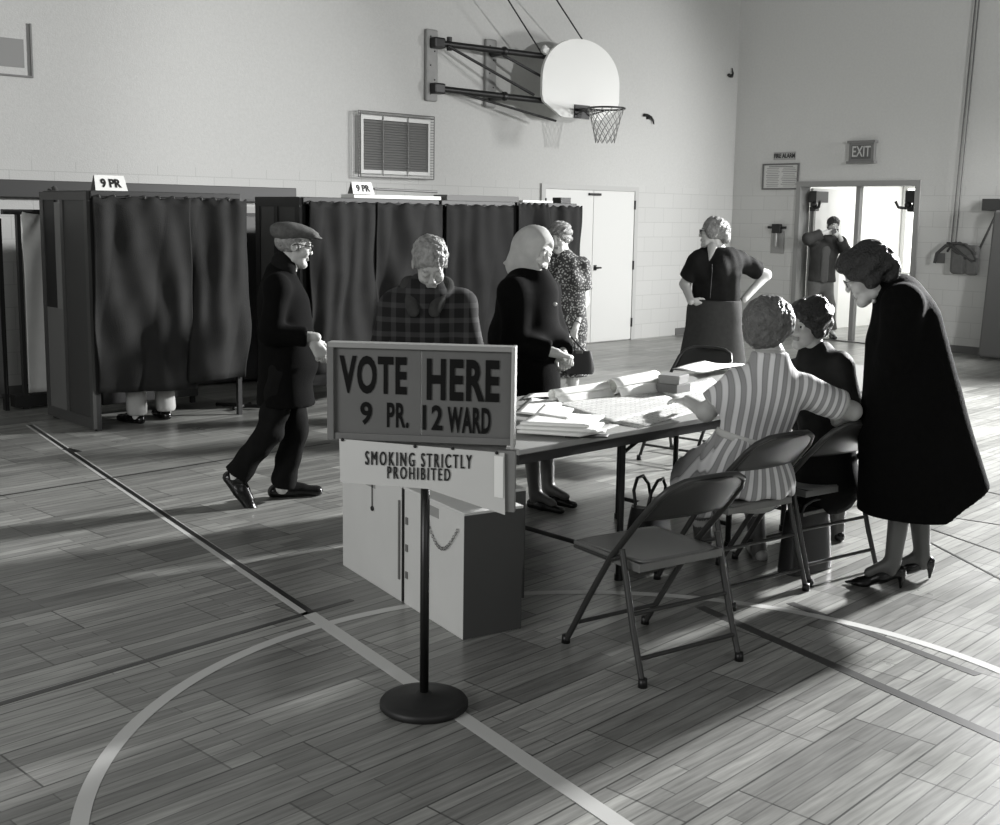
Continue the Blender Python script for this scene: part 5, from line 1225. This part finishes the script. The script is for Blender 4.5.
P.cloth('striped_bodice', s, strM, disp=noise_fn(14, .004, 26, .5), clip=[(wz+(0, 0, .0), (rt6*(-.25)+np.array([0, 0, -1]))), (P.J['neck']+(0, 0, .008), (0, 0, 1))], attr=st_attr)
s = SDF(.01).cone(P.J['neck']-(0, 0, .012), P.J['neck']+(0, 0, .012), .074, .066); P.cloth('collar', s, fabric('pale_cuff', 168, .8), .007, clip=[(P.J['neck']+(0, 0, .02), (0, 0, 1)), (P.J['neck']-(0, 0, .02), (0, 0, -1))])
# skirt: hips and lap, hem over the knees
ct = [((0, 0, .452), (0, 0, -1))]; s = SDF(.05); s.cone(P.J['waist'], P.J['pelvis'], .13, .18, P.fw, .85, cut=ct)
s.cone(P.J['pelvis'], P.J['pelvis']-(0, 0, .03), .205, .2, P.fw, .85, cut=ct)
for q in 'LR': s.cone(P.J['h'+q], P.J['k'+q], .12, .1, cut=ct)
s.cone(P.J['waist']-rt6*.04, P.pt(700, 480, -.25), .11, .13, k=.07); s.cone(P.pt(700, 480, -.25), P.J['kL']+(0, 0, -.03), .12, .12, k=.06); s.cone(P.J['kL'], P.J['kR'], .1, .1)
s.cone(P.pt(700, 485, -.25), P.pt(694, 530, -.3), .11, .14, k=.05)

for q in 'LR': s.cone(P.J['k'+q], P.J['k'+q]+(P.J['a'+q]-P.J['k'+q])*.35, .105, .13)
seat_z = .438
def sk_attr(V):
    q = (V-J6['waist']); a = np.arctan2(q@rt6, np.maximum(.06, .25+(-q[:, 2])*.9)); return np.stack((a*.42, V[:, 2], np.zeros(len(V))), 1)
P.cloth('striped_skirt', s, strM, disp=noise_fn(16, .009, 48, .12), clip=[(wz+(0, 0, .004), (rt6*.25+np.array([0, 0, 1]))), ((0, 0, .27), (0, 0, -1))], attr=sk_attr)
s = SDF(.01); s.cone(wz-(0, 0, .02), wz+(0, 0, .02), .166, .166, P.fw, .78)
P.cloth('belt', s, fabric('pale_belt', 200, .6), .008, clip=[(wz+(0, 0, .017), (rt6*.25+np.array([0, 0, 1]))), (wz-(0, 0, .017), (-rt6*.25-np.array([0, 0, 1])))])
for q in 'LR':
    a, b = P.J['s'+q], P.J['e'+q]; c = a+(b-a)*.67; d = a+(b-a)*.755; s = SDF(.01).cone(c-(b-a)*.1, d+(b-a)*.1, .074, .074); u = (b-a)/np.linalg.norm(b-a)
    P.cloth('sleeve_cuff', s, fabric('pale_cuff', 168, .8), .007, clip=[(d, u), (c, -u)])
for q in 'LR': P.shoe(q, 'low', mat('tan_shoe', 150, .5), P.fw, at=np.array([*P.J['a'+q][:2], 0])+P.fw*.03)

s = SDF(.012); P.legs(s, .003, k=.012)
for q in 'LR': s.cone(P.J['a'+q]+(0, 0, -.01), P.J['t'+q], .031, .026, k=.02)
P.cloth('stockings', s, mat('dark_stockings', 88, .4), .01, clip=[((0, 0, .5), (0, 0, 1))])

# ---- 7 young dark haired woman, seated
P = Person('young dark haired woman in a dark blouse sitting at the table, face turned back', (826, 574), skin_t=186)
sp_ = CH[2][0]; P.g = np.array([sp_[0], sp_[1], 0.]); P.d0 = float((P.g-CAM)@P.plane_n); P.base = P.g; P.root.location = P.g
P.fw = np.array([math.sin(P.az(-35)), math.cos(P.az(-35)), 0])
P.set(pelvis=(826, 480, 0), waist=(828, 436, 0), chest=(824, 398, 0), neck=(814, 353, .0), sL=(799, 372, -.06), sR=(838, 366, .08), eL=(800, 420, -.12), wL=(800, 410, -.3), eR=(853, 408, .04), wR=(838, 424, -.16),
      hL=(815, 485, -.05), kL=(808, 478, -.45), aL=(808, 545, -.5), hR=(836, 485, -.02), kR=(838, 476, -.45), aR=(836, 545, -.45))
P.head(808, 325, .02, 218, 2, 8, ('f', 0), .93, 'bouffant', darkhair)
P.hand('L', 'relaxed', normal=(0, 0, -1)); P.hand('R', 'relaxed', normal=(0, 0, -1)); P.J['tL'] = P.J['aL']+P.fw*.12-(0, 0, .04); P.J['tR'] = P.J['aR']+P.fw*.12-(0, 0, .04)
P.body(wd=.92)
s = SDF(.03); P.torso(s, .018, wd=.92)
for q in 'LR': P.arm(s, q, .015, .95)
P.cloth('dark_blouse', s, fabric('charcoal_blouse', 40, .6, 6), disp=noise_fn(17, .006, 34, .3), clip=[(P.J['waist']-(0, 0, .08), (0, 0, -1))])
s = SDF(.05); s.cone(P.J['waist'], P.J['pelvis'], .13, .165, P.fw, .85)
for q in 'LR': s.cone(P.J['h'+q], P.J['k'+q], .115, .09); s.cone(P.J['k'+q], P.J['k'+q]+(P.J['a'+q]-P.J['k'+q])*.25, .09, .1)
P.cloth('black_skirt', s, fabric('black_skirt', 24, .8), disp=noise_fn(18, .005, 24, .3))
for q in 'LR': P.shoe(q, 'low', shoeM, P.fw, at=np.array([*P.J['a'+q][:2], 0])+P.fw*.03)

s = SDF(.012); P.legs(s, .003, k=.012)
for q in 'LR': s.cone(P.J['a'+q]+(0, 0, -.01), P.J['t'+q], .031, .026, k=.02)
P.cloth('stockings', s, mat('dark_stockings', 88, .4), .01, clip=[((0, 0, .5), (0, 0, 1))])

# ---- 8 bending woman in the black coat
P = Person('woman in glasses and a long black swing coat bending over toward the seated women', (895, 583), skin_t=190)
P.fw = np.array([math.sin(P.az(266)), math.cos(P.az(266)), 0])
P.set(pelvis=(925, 400, 0), waist=(917, 365, 0), chest=(905, 325, .0), neck=(886, 291, 0), sR=(900, 300, -.17), sL=(903, 304, .16), eR=(890, 352, -.15), wR=(893, 400, -.08), eL=(897, 355, .14), wL=(900, 402, .06),
      hR=(922, 405, -.08), kR=(918, 490, -.08), aR=(922, 553, -.08), hL=(918, 405, .08), kL=(903, 490, .08), aL=(893, 560, .08))
P.head(868, 276, .0, 262, 24, 0, ('f', 1), 1.02, 'bouffant', darkhair, lids=True)
P.hand('L', 'grip'); P.hand('R', 'grip'); P.J['tL'] = P.J['aL']+P.fw*.1-(0, 0, .07); P.J['tR'] = P.J['aR']+P.fw*.1-(0, 0, .07)
P.skin = skin(190)
P.body()
s = SDF(.04); P.torso(s, .03, wd=.98)
for q in 'LR': P.arm(s, q, .034, .98)
hem = P.pt(928, 500, 0)
s.cone(P.J['chest'], P.pt(908, 430, 0), .14, .2, k=.06); s.cone(P.pt(908, 430, 0), P.pt(917, 560, 0), .2, .27, k=.06); s.cone(P.J['chest']-P.fw*.03, P.pt(972, 560, 0), .11, .17, k=.07)
s.cone(P.pt(890, 345, 0), P.pt(890, 560, 0), .1, .13, k=.06)
hm0, hm1 = P.pt(862, 523, 0), P.pt(990, 490, 0)
rr_ = hm1-hm0; nn = np.cross(rr_, P.plane_n); nn = nn if nn[2] < 0 else -nn
low = P.pt(900, 524, 0)
P.cloth('swing_coat', s, blackwool, .012, disp=noise_fn(19, .009, 16, .12), clip=[(P.pt(925, 512, 0), (0, 0, -1)), (P.pt(925, 514, 0), np.cross(P.pt(990, 482, 0)-P.pt(925, 514, 0), P.plane_n)*(1 if np.cross(P.pt(990, 482, 0)-P.pt(925, 514, 0), P.plane_n)[2] < 0 else -1))])
s = SDF(.012); P.legs(s, .003, k=.012)
for q in 'LR': s.cone(P.J['a'+q]+(0, 0, -.01), P.J['t'+q], .031, .026, k=.02)
P.cloth('stockings', s, mat('dark_stockings', 88, .4), .009, clip=[((0, 0, .6), (0, 0, 1))])
s = SDF(.02).cone(P.J['neck']-P.fw*.02, P.J['neck']+P.fw*.02+(0, 0, .03), .085, .07).ell(P.J['neck']+P.fw*.12+(0, 0, .03), .08, sub=True); P.cloth('collar', s, blackwool, .009)
P.button([P.pt(874, 301, .09)], mat('brooch', 190), .01)
P.glasses(False)
for q, pxy, dx in (('L', (881, 581), .085), ('R', (924, 573), -.08)):
    P.shoe(q, 'heel', shoeM, P.fw, at=np.array([*P.J['a'+q][:2], 0])+P.fw*.02, sc=1.08)

# ---- 9 photographer in the doorway
P = Person('man with a camera raised to his face standing in the open doorway', (829, 339), skin_t=190)
P.fw = np.array([math.sin(P.az(168)), math.cos(P.az(168)), 0])
P.set(pelvis=(822, 279, 0), waist=(823, 266, 0), chest=(824, 251, 0), neck=(829, 238, 0), sR=(813, 241, .0), sL=(839, 242, 0), eR=(808, 239, .32), wR=(824, 233, .3), eL=(846, 252, .12), wL=(840, 237, .28),
      hR=(815, 281, 0), kR=(812, 306, 0), aR=(809, 329, 0), hL=(826, 281, 0), kL=(830, 306, .05), aL=(832, 330, .05))
P.head(833, 226, .04, 160, 8, 6, ('m', 0), 1.0, 'short', darkhair)
P.hand('R', 'grip', dir_=P.pt(831, 232, .3)-P.J['wR'], normal=-P.fw); P.hand('L', 'grip', dir_=P.pt(835, 232, .3)-P.J['wL'], normal=-P.fw)
P.J['tL'] = P.J['aL']+P.fw*.12-(0, 0, .05); P.J['tR'] = P.J['aR']+P.fw*.12-(0, 0, .05)
P.body(.013)
s = SDF(.03); P.torso(s, .035, wd=1.04)
for q in 'LR': P.arm(s, q, .034, .9)
P.cloth('jacket', s, fabric('grey_jacket', 58, .7, 12, 10), .013, disp=noise_fn(22, .009, 22, .5), clip=[(P.pt(823, 282), (0, 0, -1))])
s = SDF(.03).cone(P.J['neck']+P.fw*.06-(0, 0, .05), P.J['chest']+P.fw*.125, .05, .055, P.fw, .4).cone(P.J['chest']+P.fw*.125, P.J['pelvis']+P.fw*.125, .055, .06, P.fw, .4); P.cloth('shirt', s, fabric('light_shirt', 84, .8), .013)
s = SDF(.04); P.legs(s, .014, to=.98, an=.055, kn=.056); s.cone(P.J['pelvis'], P.J['pelvis']+(0, 0, -.06), .14, .14, P.fw, .72); P.cloth('trousers', s, fabric('grey_trousers', 98, .6, 14, 12), .013, disp=noise_fn(23, .008, 26, .5), clip=[(P.pt(823, 277), (0, 0, 1))])
for q in 'LR': P.shoe(q, 'oxford', shoeM, P.fw, at=np.array([*P.J['a'+q][:2], 0.018])+P.fw*.03)
cc_ = P.pt(833, 231.5, .27); t = empty('camera', cc_, -P.az(168), 'small dark still camera held up to the face of the man in the doorway', 'camera')
MB().b2((-.07, -.03, -.04), (.07, .03, .04), bev=.006).build('camera_body', black, t); MB().tube([(0, .03, 0), (0, .09, 0)], .03, 12).build('lens', black, t); MB().b2((-.02, -.02, .04), (.02, .02, .065), bev=.003).build('viewfinder', mat('grey_steel', 120), t)

# ---- 10 voter behind the first booth's curtain (legs show below)
P = Person('voter hidden behind the left booth curtain, only pale trouser legs and dark shoes showing', (166, 424), skin_t=180)
P.g = np.array([4.32, 8.68, 0.]); P.d0 = float((P.g-CAM)@P.plane_n); P.base = P.g; P.root.location = P.g
P.fw = np.array([0, 1., 0]); g0 = P.g
def G(x, y, z): return g0+np.array([x, y, z])
P.J.update(pelvis=G(0, .05, .93), waist=G(0, .05, 1.08), chest=G(0, .05, 1.28), neck=G(0, .05, 1.48), sR=G(.2, .05, 1.42), sL=G(-.2, .05, 1.42), eR=G(.24, .12, 1.15), wR=G(.18, .3, 1.2), eL=G(-.24, .12, 1.15), wL=G(-.15, .3, 1.2),
           hR=G(.1, .05, .9), kR=G(.13, .03, .48), aR=G(.14, .0, .09), hL=G(-.1, .05, .9), kL=G(-.12, .0, .48), aL=G(-.13, -.05, .09))
P.hc = G(0, .09, 1.6); P.hb = np.eye(3); P.hs = 1.; V, F, mi = HEADS[('m', 1)]; V2, F2 = xf(V, F, P.hc, P.hb, .95); P.parts.append((V2, F2, mi)); P.hairm = greyhair
V, F = xf(*HAIR['short'], P.hc, P.hb, .95); to_obj('hair', [(V, F, 0)], greyhair, P.root, P.base); P.J['hb0'] = P.hl((0, -.018, -.06))
P.hand('L', 'relaxed'); P.hand('R', 'relaxed'); P.J['tL'] = P.J['aL']+(0, .12, -.05); P.J['tR'] = P.J['aR']+(0, .12, -.05)
P.body(.013)
s = SDF(.03); P.torso(s, .03)
for q in 'LR': P.arm(s, q, .025, .9)
P.cloth('jacket', s, darktrouser, .014, clip=[(G(0, 0, .85), (0, 0, -1))])
s = SDF(.02); P.legs(s, .02, to=.97, an=.05); 
for q in 'LR': s.cone(P.J['k'+q], P.J['a'+q]+(0, 0, .01), .072, .076)
P.cloth('trousers', s, fabric('pale_trousers', 168, .8, 6), .010, disp=noise_fn(24, .004, 30, .3), clip=[(G(0, 0, .07), (0, 0, -1))])
for q in 'LR':
    P.cloth('sock', SDF(.01).cone(P.J['a'+q]+(0, 0, .02), P.J['a'+q]-(0, 0, .03), .04, .04), mat('white_sock', 200), .008)
    P.shoe(q, 'oxford', shoeM, (.1 if q == 'R' else -.25, 1, 0), at=np.array([*P.J['a'+q][:2], 0])+P.fw*.03, sc=1.05)
# ---------------------------------------------------------------- light
w = bpy.data.worlds.new('world'); S.world = w; w.use_nodes = True
w.node_tree.nodes['Background'].inputs[0].default_value = (.98, 1, .98, 1); w.node_tree.nodes['Background'].inputs[1].default_value = .15
def aim(o, tgt): o.rotation_euler = (Vector(tgt)-o.location).to_track_quat('-Z', 'Y').to_euler()
def area(name, loc, tgt, sx, sy, p, spread=180):
    l = bpy.data.lights.new(name, 'AREA'); l.shape = 'RECTANGLE'; l.size = sx; l.size_y = sy; l.energy = p; l.spread = R_(spread)
    o = bpy.data.objects.new(name, l); COL.objects.link(o); o.location = loc; aim(o, tgt); return o
def spot(name, loc, tgt, ang, p, rad, blend=.3):
    l = bpy.data.lights.new(name, 'SPOT'); l.spot_size = R_(ang); l.energy = p; l.shadow_soft_size = rad; l.spot_blend = blend
    o = bpy.data.objects.new(name, l); COL.objects.link(o); o.location = loc; aim(o, tgt); return o
area('east_window_light', (14.1, 3.0, 3.9), (4.5, 2.8, .4), .6, .45, 1550, 110)
spot('south_window_light', (9.3, -9, 3.0), (9.4, 10.5, 2.4), 29, 4400, .1, .5)
area('west_fill', (-4.5, 3.5, 3.0), (4, 5, .8), 3.5, 2.2, 240)  # soft fill put on the west side for the boxes' left faces
area('vestibule_light', (16.4, 8.2, 2.6), (16.4, 8.0, 0), 2.0, 1.8, 80)
area('east_low_window_light', (14.2, 4.6, 2.7), (11.4, 10.5, .6), .8, .8, 80, 85)
area('rear_fill', (1.5, -6, 4.5), (5, 5, .8), 5, 2.5, 100)  # added soft fill from behind the camera, acts as frontal bounce
spot('east_wall_fill', (4.5, -7, 3.6), (14.4, 5.9, 2.2), 36, 3000, .7, .8)  # added spot that brightens the east wall
S.view_settings.exposure = .06
